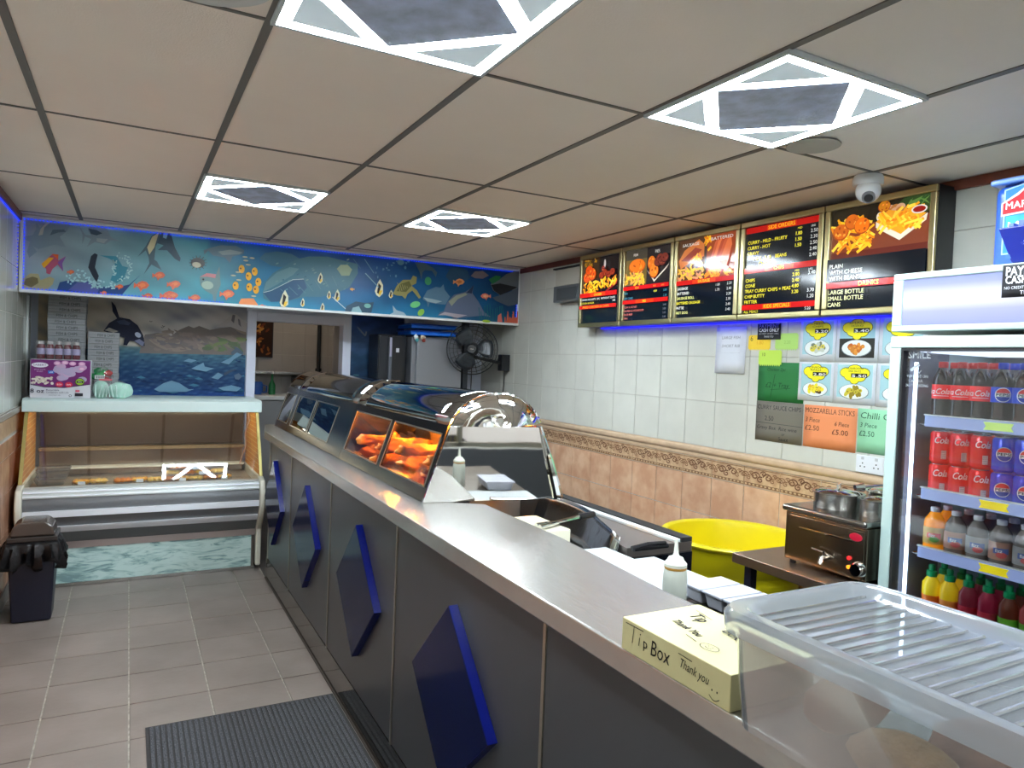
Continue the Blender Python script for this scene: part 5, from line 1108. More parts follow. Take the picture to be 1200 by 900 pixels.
def b1(cv, W, H):
    P_ = H*.43; cv.rect(0, P_, W*.46, H, (60, 40, 20)); cv.rect(W*.46, P_, W, H, (26, 22, 24)); chips(cv, .02, H*.88, W*.36, H*.98, 12, 11, ((170, 120, 30), (120, 90, 30)))
    chips(cv, .02, P_+.01, W*.44, P_+.10, 36, 1); chunk(cv, W*.14, P_+.13, .045, .04, 1, (236, 84, 20)); chunk(cv, W*.28, P_+.15, .05, .045, 2, (240, 90, 24)); chunk(cv, W*.20, P_+.18, .045, .035, 3, (226, 80, 20))
    cv.poly([(W*.46, P_+.08), (W*.60, P_), (W*.98, P_+.09), (W*.96, P_+.06), (W*.62, P_-.005)], (150, 40, 40)); chips(cv, W*.5, P_+.05, W*.94, P_+.11, 30, 4)
    for k in range(4): chunk(cv, W*(.56+.1*k), P_+.13+.015*(k % 2), .03, .025, k+8, (150, 50, 30), (190, 80, 40), (90, 30, 20))
    cv.ell(W*.66, P_+.21, .012, .03, (190, 180, 180)); chunk(cv, W*.62, P_+.175, .02, .022, 9, (120, 30, 50))
    rband(cv, W, H*.395, H*.065, 'CHICKEN', .016)
    cv.text('CHICKEN NUGGETS  5PC  WITHOUT CHIPS', .008, H*.345, .013, WHT, wid=W*.95); cv.text('CHICKEN BURGER', .008, H*.29, .013, YEL, wid=W*.4); cv.text('3.40', W*.97, H*.30, .013, WHT, 'r')
    cv.rect(0, H*.215, W, H*.27, RED); cv.text('FRIED CHICKEN & CHIPS', W*.1, H*.225, .016, (250, 170, 40), wid=W*.72)
def b2(cv, W, H):
    P_ = H*.50; cv.rect(0, P_, W*.48, H, (110, 92, 50)); cv.rect(0, P_+.17, W*.48, H, (70, 66, 56)); cv.rect(W*.49, P_, W, H, (40, 36, 38))
    chunk(cv, W*.26, P_+.125, W*.19, .048, 3, (236, 120, 30), (246, 150, 50), (190, 80, 20)); chips(cv, .01, P_+.005, W*.46, P_+.08, 44, 6, ((250, 196, 60), (236, 170, 60), (214, 150, 90)))
    cv.text('FISH', W*.24, H-.045, .018, WHT, 'c'); cv.text('PIES', W*.72, H-.045, .020, WHT, 'c')
    cv.poly([(W*.5, P_+.09), (W*.68, P_+.02), (W*.97, P_+.11), (W*.93, P_+.085), (W*.67, P_+.005)], (206, 190, 176))
    chunk(cv, W*.60, P_+.13, .04, .045, 5, (226, 120, 36)); chunk(cv, W*.66, P_+.075, .045, .045, 6, (236, 130, 40))
    for k in range(4): chunk(cv, W*(.74+.05*k), P_+.13+.02*(k % 2), .036, .03, k, (120, 50, 40), (150, 70, 50), (70, 30, 30))
    cv.rect(0, H*.43, W, H*.485, RED); cv.text('FISH', W*.28, H*.44, .015, (250, 190, 40)); cv.text('REG', W*.68, H*.445, .011, (250, 160, 60)); cv.text('LRG', W*.85, H*.445, .011, (250, 160, 60))
    for i, (n_, p1, p2) in enumerate((('FISH', '4.80', '5.80'), ('FISH CAKE', '', '2.30'))):
        z = H*(.37-.07*i); cv.text(n_, .012, z, .015, (80, 150, 170)); cv.text(p1, W*.76, z, .014, YEL, 'r'); cv.text(p2, W*.97, z, .014, (80, 150, 170), 'r')
    rband(cv, W, H*.235, H*.055, 'PIES', .015)
    for i, n_ in enumerate(('STEAK & KIDNEY', 'CHICKEN & MUSHROOM', 'MINCE BEEF', 'STEAK')):
        z = H*(.175-.053*i); cv.text(n_, .012, z, .014, (206, 110, 100)); cv.text('3.%d0' % (4+i % 3), W*.97, z, .013, (120, 120, 130), 'r')
def b3(cv, W, H):
    P_ = H*.48; cv.rect(0, P_, W*.48, H, (90, 60, 40)); cv.rect(W*.5, P_, W, H, (150, 70, 40))
    cv.poly([(0, P_+.12), (W*.10, P_+.18), (W*.36, P_+.235), (W*.46, P_+.20), (W*.46, P_+.13), (W*.2, P_+.10), (.02, P_+.07)], (206, 120, 60)); cv.poly([(.02, P_+.12), (W*.3, P_+.19), (W*.42, P_+.17), (W*.2, P_+.11)], (150, 66, 50))
    chips(cv, .01, P_+.005, W*.46, P_+.07, 44, 9, ((240, 180, 80), (226, 150, 110), (250, 200, 60))); chips(cv, W*.25, P_+.08, W*.46, P_+.14, 14, 19)
    for k in range(5): cv.poly([(W*(.52+.06*k), P_+.02+.02*k), (W*(.60+.06*k), P_+.01), (W*(.74+.05*k), P_+.17), (W*(.72+.05*k), P_+.22), (W*(.66+.05*k), P_+.20)], ((206, 96, 60), (226, 120, 70), (190, 80, 50))[k % 3])
    chips(cv, W*.52, P_+.005, W*.96, P_+.04, 20, 14, ((250, 180, 60), (240, 150, 40))); chips(cv, W*.5, H-.08, W*.58, H-.01, 10, 15)
    cv.text('SAUSAGE', W*.09, H-.045, .018, WHT, wid=W*.3); cv.text('BATTERED', W*.60, H-.035, .018, WHT, wid=W*.36); rband(cv, W, H*.415, H*.06, 'SAUSAGE', .017)
    for i, (n_, p1, p2, c) in enumerate((('SAUSAGE', '1.80', '2.20', WHT), ('BATTERED', '1.70', '2.40', WHT), ('SAUSAGE ROLL', '', '2.20', (240, 240, 150)), ('BATTERED SAUSAGE', '', '2.30', YEL), ('PATTIE', '', '2.40', WHT), ('HOT DOG', '', '3.40', (240, 240, 150)))):
        z = H*(.355-.062*i); cv.text(n_, .012, z, .016, c, bold=.0006); cv.text(p1, W*.78, z+.004, .015, WHT, 'r'); cv.text(p2, W*.97, z+.006, .015, WHT, 'r')
def b4(cv, W, H):
    rband(cv, W, H*.925, H*.068, 'SIDE ORDERS', .021); cv.text('MED', W*.75, H*.885, .010, YEL, 'c'); cv.text('LRG', W*.92, H*.885, .010, WHT, 'c')
    R1 = (('CURRY - MILD - FRUITY', '1.80', '2.50'), ('CURRY - HOT', '1.50', '2.30'), ('GRAVY', '1.50', '2.50'), ('        PEAS   2.40    BEANS', '', '2.40'), ('              CHEESE', '', '2.40'))
    for i, (n_, p1, p2) in enumerate(R1):
        z = H*(.80-.063*i); cv.text(n_.strip(), .015+(len(n_)-len(n_.strip()))*.006, z, .018, YEL, bold=.0008); cv.text(p1, W*.78, z+.010, .018, YEL, 'r', bold=.0008); cv.text(p2, W*.98, z+.012, .018, WHT, 'r')
    rband(cv, W, H*.465, H*.062, 'CHIPS', .018); cv.text('MED', W*.75, H*.43, .010, YEL, 'c'); cv.text('LRG', W*.92, H*.43, .010, WHT, 'c')
    for i, (n_, p1, p2) in enumerate((('CHIPS', '2.80', '3.40'), ('CONE', '2.40', ''), ('TRAY CURRY CHIPS + PEAS', '4.80', ''), ('CHIP BUTTY', '3.20', '3.70'), ('FRITTER', '', '1.20'))):
        z = H*(.365-.062*i); cv.text(n_, .015, z, .018, YEL, bold=.0008); cv.text(p1, W*.78, z+.008, .018, YEL, 'r', bold=.0008); cv.text(p2, W*.98, z+.010, .018, WHT, 'r')
    rband(cv, W, H*.045, H*.06, 'KIDS SPECIALS', .019); cv.text('ALL MEALS', .015, .004, .015, YEL); cv.text('5.20', W*.95, .006, .015, WHT, 'r')
def b5(cv, W, H):
    P_ = H*.50; cv.rect(0, P_, W, H, (120, 60, 40)); cv.rect(0, H*.82, W, H, (40, 34, 24)); cv.poly([(W*.5, H*.80), (W*.75, H), (W, H), (W, H*.85), (W*.8, H*.78)], (46, 70, 36)); cv.rect(0, P_, W, P_+.03, (96, 40, 32))
    for k in range(18): r = random.Random(k); cv.poly([(r.uniform(W*.78, W), r.uniform(H*.86, H*.99)) for _ in range(3)], r.choice([(60, 110, 50), (40, 84, 40), (90, 130, 60)]))
    for k in range(6): cv.ell(W*(.62+.05*(k % 3)), H*(.92-.03*(k//3)), .022, .016, ((206, 160, 130), (186, 120, 60))[k % 2])
    chunk(cv, W*.56, H*.95, .03, .025, 4, (206, 130, 30)); cv.ell(W*.52, H*.86, .016, .02, (226, 220, 200))
    chips(cv, .0, P_+.05, W*.46, H*.88, 34, 3, L=.08); chunk(cv, W*.12, P_+.125, .042, .038, 2, (206, 100, 30)); chunk(cv, W*.24, P_+.165, .038, .036, 3, (214, 104, 30)); chunk(cv, W*.35, P_+.14, .040, .038, 4, (240, 120, 26)); chips(cv, W*.1, P_+.03, W*.46, P_+.09, 16, 5, L=.07)
    cv.poly([(W*.50, P_+.12), (W*.74, P_+.05), (W*.98, P_+.12), (W*.99, P_+.15), (W*.75, P_+.08), (W*.5, P_+.145)], (226, 214, 196)); cv.poly([(W*.50, P_+.145), (W*.62, P_+.19), (W*.98, P_+.15), (W*.75, P_+.075)], (230, 160, 40)); chips(cv, W*.54, P_+.10, W*.94, P_+.19, 44, 6, L=.06)
    cv.ell(W*.92, H*.86, .035, .018, (222, 214, 206)); cv.ell(W*.92, H*.86, .028, .013, (150, 30, 24))
    cv.rect(0, H*.275, W, P_, INKY); 
    for i, n_ in enumerate(('PLAIN', 'WITH CHEESE', 'WITH BEANS')): cv.text(n_, .015, H*(.405-.060*i), .020, WHT, bold=.0006)
    cv.rect(0, H*.205, W, H*.265, RED); cv.text('DRINKS', W*.36, H*.215, .021, (250, 200, 60), bold=.001)
    for i, n_ in enumerate(('LARGE BOTTLE', 'SMALL BOTTLE', 'CANS')): cv.text(n_, .015, H*(.145-.062*i), .020, (240, 236, 180), bold=.0006)
board(2.035, 2.555, 'leftmost menu board with chicken and chips pictures, mostly blank below', b1)
board(1.505, 2.035, 'menu board headed fish and pies, second from the left', b2)
board(0.965, 1.505, 'menu board headed sausage and battered, in the middle of the row', b3)
board(0.425, 0.965, 'menu board listing side orders and chips without any picture', b4)
board(-0.125, 0.425, 'rightmost menu board with a large fries picture and the drinks list', b5)
bm = BM(); box(bm, XR-0.03, XR-0.002, -0.05, 2.40, 1.880, 1.887); tag(obj('light_strip', bm, emat('led_blue_bar', (24, 24, 255), 1.0), at=(XR, 1.2, 1.868)), 'blue LED light strip along the wall under the menu boards', 'light strip')
# meter box
t = thing('meter_box', 'grey metal box with a dark flap on the wall left of the menu boards', 'box', (3.33, 2.9, 2.1))
bm = BM(); box(bm, 3.30, 3.379, 2.60, 2.98, 2.23, 2.36); obj('upper_case', bm, mat('case_cream', (176, 172, 160), 0.5), t, bevel=0.004)
bm = BM(); box(bm, 3.29, 3.379, 2.60, 2.99, 2.10, 2.228); obj('lower_case', bm, mat('case_grey', (92, 96, 98), 0.45), t, bevel=0.006)
bm = BM(); box(bm, 3.283, 3.2895, 2.64, 2.93, 2.115, 2.21); obj('flap', bm, mat('flap_dark', (66, 70, 72), 0.4), t, bevel=0.003)
bm = BM(); box(bm, 3.286, 3.379, 2.58, 3.00, 2.361, 2.372); obj('lid_edge', bm, M_dark, t)
bm = BM(); tube(bm, [(3.36, 2.70, 2.373), (3.36, 2.70, 2.445)], 0.012, 10); obj('conduit', bm, M_white, t)

# ============================================================ NOTICES ON THE WALL
WX = XR-0.0008
def sheet_thing(name, label, cat, y_l, y_r, z0, z1, col, draw=None, group=None, x=WX, poly=None, curl=0.0):
    t = thing(name, label, cat, (x-0.001, (y_l+y_r)/2, z0), group)
    W, H = y_l-y_r, z1-z0
    bm = BM(); rows = []
    for i in range(5):
        zz = z0+H*i/4; rows.append([(x-0.0012-curl*(1-i/4)**2*0.02, y_l-W*j/4, zz) for j in range(5)])
    if poly is None: sheet(bm, rows); s = obj('paper', bm, mat('paper_%d_%d_%d' % col, col, 0.7), t, solid=0.0008, smooth=True)
    else: prism(bm, [(y_l-a, z0+b) for a, b in poly], 0, x-0.0016, x-0.0008); s = obj('paper', bm, mat('paper_%d_%d_%d' % col, col, 0.7), t)
    if draw:
        cv = Canvas((x-0.0020-curl*0.004, y_l, z0), (0, -1, 0), (0, 0, 1)); draw(cv, W, H); cv.build('ink', M_print, t)
    return t
def d_white(cv, W, H):
    for i, s in enumerate(('LARGE FISH', 'SHORT RIB', 'MINCE PIE', 'ONCE FROZEN')): cv.text(s, W/2, H*(.74-.18*i), .018, (130, 130, 134), 'c', wid=W*.6, shear=.2)
sheet_thing('notice', 'white handwritten sheet taped under the menu boards', 'notice', 1.245, 1.012, 1.592, 1.862, (214, 216, 222), d_white, curl=.3)
def d_pay(cv, W, H):
    cv.rect(.003, .003, W-.003, H-.003, (18, 16, 22)); cv.text('PAYMENT', W/2, H*.72, .022, (130, 130, 190), 'c', wid=W*.86, bold=.001); cv.text('CASH ONLY', W/2, H*.48, .018, (235, 235, 235), 'c', wid=W*.86, bold=.001)
    cv.text('NO CREDIT OR DEBIT CARDS', W/2, H*.32, .008, (190, 190, 190), 'c', wid=W*.84); cv.text('THANK YOU', W/2, H*.12, .011, (200, 200, 200), 'c', wid=W*.4)
def star(w, h, n=11, k=.86):
    return [(0.0, 0.0+h*.12)]+[((i/(2*n))*w, h*.12 if i % 2 else 0) for i in range(1, 2*n)]+[(w, h*.12), (w, h*.9), (w*.94, h), (w*.06, h), (0, h*.9)]
sheet_thing('price_star', 'orange yellow jagged price card left of the small payment notice', 'price card', 0.995, 0.838, 1.725, 1.812, (244, 206, 50), lambda cv, W, H: (cv.text('6', .015, H*.62, .03, (90, 80, 20)), cv.text('1.80', W*.4, H*.4, .022, (226, 170, 30))), poly=star(.157, .087))
sheet_thing('price_star', 'pale green jagged price card right of the small payment notice', 'price card', 0.805, 0.655, 1.725, 1.818, (176, 216, 110), lambda cv, W, H: (cv.text('8', .02, H*.66, .022, (70, 110, 50)), cv.text('2.20', W*.4, H*.4, .018, (150, 190, 90))), poly=star(.15, .093))
sheet_thing('price_star', 'lime green jagged price card overlapping the top of the green sheet', 'price card', 0.912, 0.755, 1.640, 1.728, (190, 222, 84), lambda cv, W, H: cv.text('10', .025, H*.62, .02, (90, 120, 40)), poly=star(.157, .088), x=WX-0.003)
sheet_thing('notice', 'small black payment cash only notice above the price cards', 'notice', 0.928, 0.768, 1.786, 1.873, (16, 14, 18), d_pay, x=WX-0.004)
HW = (50, 60, 50)
sheet_thing('notice', 'dark green sheet with handwriting above the grey-brown sheet', 'notice', 0.912, 0.604, 1.450, 1.662, (28, 110, 50), lambda cv, W, H: (cv.text('Chicken 2pc', W*.2, H*.78, .018, (14, 60, 26), shear=.2), cv.text('£2 + Tray', W*.18, H*.36, .028, (14, 60, 26), shear=.2), cv.line([(W*.3, H*.1), (W*.38, H*.7)], .003, (14, 60, 26)), cv.line([(W*.3, H*.3), (W*.72, H*.36)], .002, (14, 60, 26))))
sheet_thing('notice', 'grey-brown sheet with handwritten chips offer', 'notice', 0.914, 0.600, 1.233, 1.449, (112, 106, 94), lambda cv, W, H: (cv.text('CURRY SAUCE CHIPS', .01, H*.80, .024, (44, 44, 40), wid=W*.92), cv.text('2.50', W*.2, H*.52, .026, (44, 44, 40)), cv.line([(.0, H*.46), (W, H*.44)], .002, (44, 44, 40)), cv.text('Gravy Box  Rice wine', .01, H*.30, .02, (44, 44, 40), wid=W*.85, shear=.2), cv.text('or', W*.58, H*.18, .016, (44, 44, 40)), cv.text('Sauce', W*.52, H*.05, .02, (44, 44, 40))))
sheet_thing('notice', 'orange sheet with handwritten mozzarella sticks prices', 'notice', 0.594, 0.290, 1.235, 1.449, (232, 142, 92), lambda cv, W, H: (cv.text('MOZZARELLA STICKS', .008, H*.82, .026, (96, 60, 44), wid=W*.93), cv.text('3 Piece', .010, H*.60, .024, (96, 60, 44), wid=.085, shear=.15), cv.text('£2.50', .010, H*.40, .026, (96, 60, 44), wid=.085), cv.text('6 Piece', W*.60, H*.56, .022, (96, 60, 44), wid=.08, shear=.15), cv.text('£5.00', W*.56, H*.36, .026, (96, 60, 44), wid=.09)))
sheet_thing('notice', 'mint green handwritten sheet beside the drinks fridge', 'notice', 0.284, -0.02, 1.243, 1.452, (146, 206, 164), lambda cv, W, H: (cv.text('Chilli Cheese', .012, H*.78, .030, (50, 90, 70), wid=.26, shear=.1), cv.text('3 Piece', .012, H*.58, .022, (50, 90, 70), shear=.15), cv.text('£2.50', .010, H*.38, .026, (50, 90, 70))))
TEAL = (166, 204, 210)
def food(kind, title, price, dark=False):
    def d(cv, W, H):
        cv.rect(W*.08, H*.06, W*.92, H*.95, TEAL if not dark else (150, 190, 200)); 
        if dark: cv.rect(W*.08, H*.06, W*.92, H*.52, (50, 50, 44))
        Y_ = (244, 232, 40)
        for (a, b, r) in ((.3, .76, .15), (.5, .82, .17), (.7, .76, .15), (.4, .68, .15), (.62, .66, .14), (.5, .57, .10)): cv.ell(W*a, H*b, W*r+.003, H*r*.75+.003, (60, 60, 20), n=14)
        for (a, b, r) in ((.3, .76, .15), (.5, .82, .17), (.7, .76, .15), (.4, .68, .15), (.62, .66, .14), (.5, .57, .10)): cv.ell(W*a, H*b, W*r, H*r*.75, Y_, n=14)
        cv.text(title[0], W*.5, H*.84, .010, (60, 60, 20), 'c', wid=W*.4); cv.text(title[1], W*.5, H*.775, .010, (60, 60, 20), 'c', wid=W*.3)
        cv.rect(W*.42, H*.645, W*.80, H*.745, (20, 20, 16)); cv.text(price, W*.61, H*.655, .013, (250, 250, 240), 'c', wid=W*.34, bold=.0006)
        cv.ell(W*.5, H*.30, W*.36, H*.19, (120, 130, 134)); cv.ell(W*.5, H*.305, W*.345, H*.178, (232, 236, 232)); r = random.Random(kind)
        cols = {0: ((226, 210, 70), (120, 130, 110), (200, 206, 190)), 1: ((206, 130, 50), (226, 150, 60), (190, 100, 40)), 2: ((240, 222, 60), (226, 180, 50), (80, 60, 30)), 3: ((206, 190, 60), (150, 130, 40), (230, 200, 90)), 4: ((190, 200, 60), (150, 170, 60)), 5: ((200, 190, 60), (120, 150, 50))}[kind]
        for k in range(12): a = k*1.1; q = .6*r.random()+.15; cv.ell(W*(.5+.26*q*math.cos(a)), H*(.30+.13*q*math.sin(a)), W*.075, H*.05, r.choice(cols), rot=r.uniform(0, 3), n=10)
        for k in range(4): cv.ell(W*(.36+.1*k), H*(.30+.04*(k % 2)), W*.05, H*.045, cols[0], n=10); cv.ell(W*(.36+.1*k), H*(.30+.04*(k % 2)), W*.025, H*.02, cols[1], n=8)
    return d
FP = [(0.642, 0.428, 1.672, 1.893, 0, ('CHEESY', 'CHIPS'), '3.20', 'food poster with grey-green fish on a plate, top row left'), (0.425, 0.200, 1.672, 1.890, 1, ('SMALL', 'CHICKEN BOX'), '3.40', 'food poster with brown nuggets on a dark table, top row middle'), (0.197, -0.03, 1.672, 1.888, 4, ('KIDS', 'BOX'), '4.20', 'food poster partly hidden by the fridge, top row right'),
      (0.640, 0.430, 1.470, 1.668, 2, ('ONION', 'RINGS'), '2.80', 'food poster with yellow onion rings, bottom row left'), (0.427, 0.202, 1.468, 1.668, 3, ('MUSHROOMS', 'AND SAUCE'), '5.50', 'food poster with golden strips on an oval plate, bottom row middle'), (0.199, -0.03, 1.466, 1.668, 5, ('VEG', 'BOX'), '3.90', 'food poster partly hidden by the fridge, bottom row right')]
for yl, yr, z0, z1, k, tt_, pr, lb in FP: sheet_thing('food_poster', lb, 'poster', yl, yr, z0, z1, (222, 226, 230), food(k, tt_, pr, k == 1), group='food posters beside the fridge', curl=.05)
t = thing('power_socket', 'white double power socket under the mint green sheet', 'socket', (XR, 0.19, 1.157))
bm = BM(); box(bm, XR-0.012, XR-0.0022, 0.135, 0.278, 1.150, 1.232); obj('plate', bm, mat('socket_white', (226, 228, 232), 0.35), t, bevel=0.003)
for y in (0.172, 0.242):
    bm = BM()
    for dy, dz in ((0, .012), (-.011, -.004), (.011, -.004)): box(bm, XR-0.0126, XR-0.0118, y+dy-.003, y+dy+.003, 1.183+dz-.003, 1.183+dz+.003)
    obj('pin_holes', bm, M_dark, t)
    bm = BM(); box(bm, XR-0.0145, XR-0.012, y-0.007 if y > .2 else y-.007, y+0.007, 1.212, 1.226); obj('switch', bm, mat('socket_switch', (190, 190, 194), 0.4), t, bevel=0.001)

# ============================================================ STEEL TABLE, WARMER, POTS, YELLOW BIN
t = thing('steel_table', 'brown-grey steel work table with dark legs against the right wall', 'table', (2.97, -0.05, 0))
bm = BM(); box(bm, 2.545, 3.362, -0.315, 0.235, 0.806, 0.846); obj('top', bm, mat('table_steel', (150, 132, 116), 0.28, 0.9, noise=0.1), t, bevel=0.003)
for x in (2.60, 3.30):
    for y in (-0.28, 0.18):
        bm = BM(); box(bm, x, x+0.035, y, y+0.035, 0.0, 0.806); obj('leg', bm, mat('leg_navy', (22, 24, 40), 0.4), t)
t = thing('bain_marie', 'stainless steel countertop food warmer with a tap and dial on the steel table', 'food warmer', (2.95, -0.13, 0.846))
M_wm = mat('warmer_steel', (142, 128, 112), 0.25, 1.0, noise=0.12, nscale=6)
WMX = 2.645
bm = BM(); box(bm, WMX, 3.25, -0.305, 0.055, 0.862, 1.055); obj('body', bm, M_wm, t, bevel=0.006)
bm = BM(); box(bm, WMX-0.02, 3.26, -0.312, 0.062, 1.056, 1.082); obj('top', bm, mat('warmer_top', (150, 148, 144), 0.2, 1.0), t, bevel=0.010, seg=3)
bm = BM(); box(bm, WMX-0.008, WMX-0.001, -0.300, 0.030, 0.870, 1.045); obj('front_panel', bm, M_wm, t, bevel=0.003)
bm = BM(); box(bm, WMX-0.012, WMX-0.0085, -0.262, -0.02, 1.000, 1.004); obj('crease', bm, M_chrome, t)
bm = BM()
for x in (2.67, 3.22):
    for y in (-0.28, 0.03): lathe(bm, [(0.012, 0), (0.012, 0.016)], (x, y, 0.846), n=10)
obj('feet', bm, M_black, t)
bm = BM(); lathe(bm, [(0.0001, 0), (0.026, 0), (0.026, 0.003), (0.0001, 0.004)], (0, 0, 0), n=24); bmesh.ops.scale(bm, vec=(0.55, 1, 1), verts=bm.verts); bmesh.ops.rotate(bm, cent=(0, 0, 0), matrix=Matrix.Rotation(-PI/2, 3, 'Y'), verts=bm.verts); bmesh.ops.translate(bm, vec=(WMX-0.0085, -0.268, 1.020), verts=bm.verts)
obj('badge', bm, mat('badge_red', (176, 24, 50), 0.3), t, smooth=True, label='red oval badge')
bm = BM(); tube(bm, [(WMX-0.008, -0.155, 0.915), (WMX-0.045, -0.155, 0.915), (WMX-0.052, -0.155, 0.895)], 0.011, 10); tube(bm, [(WMX-0.03, -0.10, 0.942), (WMX-0.03, -0.155, 0.938), (WMX-0.03, -0.20, 0.930)], 0.004, 8); tube(bm, [(WMX-0.03, -0.155, 0.91), (WMX-0.03, -0.155, 0.942)], 0.006, 8); obj('tap', bm, M_chrome, t, smooth=True)
bm = BM(); tube(bm, [(WMX-0.008, -0.285, 0.905), (WMX-0.02, -0.285, 0.905), (WMX-0.030, -0.285, 0.905)], [0.030, 0.028, 0.022], 20); obj('dial', bm, M_chrome, t, smooth=True)
for z, c in ((0.938, (220, 30, 30)), (0.905, (240, 130, 30))):
    bm = BM(); tube(bm, [(WMX-0.008, -0.245, z), (WMX-0.014, -0.245, z)], 0.007, 12); obj('indicator', bm, mat('ind_%d' % c[1], c, 0.3, emit=0.8), t)
def pot(x, y, r, h, lb, rzl, lid=True):
    t = thing('sauce_pot', lb, 'pot', (x, y, 1.083), 'pots on the food warmer')
    z = 1.0825
    bm = BM(); lathe(bm, [(r*0.985, 0), (r, 0.004), (r, h), (r+0.008, h+0.003), (r+0.008, h+0.006), (r-0.004, h+0.005), (r-0.006, h-0.01), (0.0001, h-0.012)], (x, y, z), n=40); obj('pan', bm, M_steel, t, smooth=True)
    bm = BM(); lathe(bm, [(r-0.008, h+0.002), (r-0.02, h+0.012), (0.0001, h+0.020)], (x, y, z), n=36, capb=False); obj('lid', bm, mat('pot_lid', (196, 194, 190), 0.12, 1.0), t, smooth=True)
    a = rzl; bm = BM(); c = Vector((x, y, z+h+0.018)); d = Vector((math.cos(a), math.sin(a), 0)); tube(bm, [c-d*0.03, c-d*0.03+Vector((0, 0, .018)), c+d*0.03+Vector((0, 0, .018)), c+d*0.03], 0.004, 8); obj('lid_handle', bm, M_chrome, t, smooth=True)
pot(2.785, -0.075, 0.090, 0.055, 'round steel pot at the left front of the food warmer', 0.5)
pot(2.995, -0.160, 0.092, 0.060, 'round steel pot at the back of the warmer with a ladle on it', 1.2)
pot(2.775, -0.250, 0.060, 0.058, 'smaller steel pot at the right front of the warmer, next to the fridge', 2.0)
t = thing('ladle', 'steel ladle resting across the rear pot on the warmer', 'ladle', (2.95, -0.16, 1.15))
bm = BM(); tube(bm, [(2.84, -0.13, 1.168), (2.95, -0.18, 1.182), (3.04, -0.24, 1.205)], 0.004, 8); obj('handle', bm, M_chrome, t, smooth=True)
bm = BM(); tube(bm, [(2.82, -0.12, 1.166), (2.85, -0.135, 1.169)], [0.012, 0.018], 10); obj('bowl', bm, M_chrome, t, smooth=True)

t = thing('yellow_bin', 'large round yellow plastic tub standing by the tiled right wall', 'tub', (2.985, 0.655, 0))
M_yel = mat('yellow_plastic', (224, 206, 16), 0.35, noise=0.05, nscale=6)
bc = (2.985, 0.655, 0.0)
bm = BM(); lathe(bm, [(0.0001, 0.004), (0.25, 0.004), (0.262, 0.02), (0.285, 0.30), (0.315, 0.62), (0.320, 0.66), (0.325, 0.665), (0.335, 0.76), (0.345, 0.772), (0.358, 0.776), (0.362, 0.784), (0.356, 0.792), (0.340, 0.794), (0.326, 0.786), (0.318, 0.76), (0.305, 0.60), (0.25, 0.03), (0.0001, 0.02)], bc, n=64, capb=False, capt=False); obj('body', bm, M_yel, t, smooth=True)
bm = BM(); lathe(bm, [(0.0001, 0.60), (0.303, 0.60)], bc, n=48, capb=False, capt=False); obj('contents', bm, mat('yellow_inside', (226, 200, 30), 0.4), t)
for s in (-1, 1):
    bm = BM(); tube(bm, [(2.985+s*0.20, 0.655-s*.28, 0.74), (2.985+s*0.25, 0.655-s*.31, 0.72), (2.985+s*0.27, 0.655-s*.25, 0.74)], 0.010, 8); obj('handle', bm, M_yel, t, smooth=True)

# ============================================================ DRINKS FRIDGE
t = thing('drinks_fridge', 'tall pale glass-door drinks fridge with a lit header panel', 'fridge', (3.0, -0.68, 0))
FXF, FY1, FY0 = 2.68, -0.330, -1.03
M_fr = mat('fridge_mint', (176, 198, 193), 0.3)
for nm, (a, b, c, d, e, f) in {'side_wall': (FXF+0.06, 3.32, FY1-0.03, FY1, 0.05, 1.745), 'side_wall.': (FXF+0.06, 3.32, FY0, FY0+0.03, 0.05, 1.745), 'back_wall': (3.29, 3.32, FY0+0.03, FY1-0.03, 0.05, 1.745), 'base': (FXF+0.06, 3.29, FY0+0.03, FY1-0.03, 0.05, 0.28), 'ceiling_panel': (FXF+0.06, 3.29, FY0+0.03, FY1-0.03, 1.705, 1.745)}.items():
    bm = BM(); box(bm, a, b, c, d, e, f); obj(nm.strip('.'), bm, M_fr if nm != 'back_wall' else M_dark, t)
bm = BM(); box(bm, FXF+0.065, FXF+0.30, FY1-0.034, FY1-0.031, 0.3, 1.70); box(bm, 3.27, 3.288, FY0+0.04, FY1-0.04, 0.3, 1.70); obj('inner_lining', bm, mat('fridge_lining', (96, 100, 112), 0.35), t)
bm = BM(); box(bm, FXF+0.02, 3.32, FY0, FY1, 1.765, 1.965); obj('header_box', bm, M_fr, t, bevel=0.006)
for (a, b, c, d) in ((FY0, FY1, 1.765, 1.785), (FY0, FY1, 1.945, 1.967), (FY1-0.035, FY1, 1.785, 1.945), (FY0, FY0+0.035, 1.785, 1.945)):
    bm = BM(); box(bm, FXF, FXF+0.0195, a, b, c, d); obj('header_frame', bm, M_fr, t, bevel=0.004)
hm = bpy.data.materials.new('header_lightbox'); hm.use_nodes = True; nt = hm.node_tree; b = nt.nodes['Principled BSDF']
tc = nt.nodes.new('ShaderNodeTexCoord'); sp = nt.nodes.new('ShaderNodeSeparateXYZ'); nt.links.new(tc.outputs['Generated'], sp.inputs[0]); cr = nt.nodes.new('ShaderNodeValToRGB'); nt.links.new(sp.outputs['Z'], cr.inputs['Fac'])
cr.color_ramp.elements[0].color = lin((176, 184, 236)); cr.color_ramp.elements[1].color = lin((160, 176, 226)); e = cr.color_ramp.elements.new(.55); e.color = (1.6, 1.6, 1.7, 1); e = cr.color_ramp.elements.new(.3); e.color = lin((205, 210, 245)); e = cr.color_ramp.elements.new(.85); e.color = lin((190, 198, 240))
nt.links.new(cr.outputs['Color'], b.inputs['Emission Color']); b.inputs['Emission Strength'].default_value = 0.25; b.inputs['Base Color'].default_value = lin((80, 84, 110)); b.inputs['Roughness'].default_value = .25; MATS['header_lightbox'] = hm
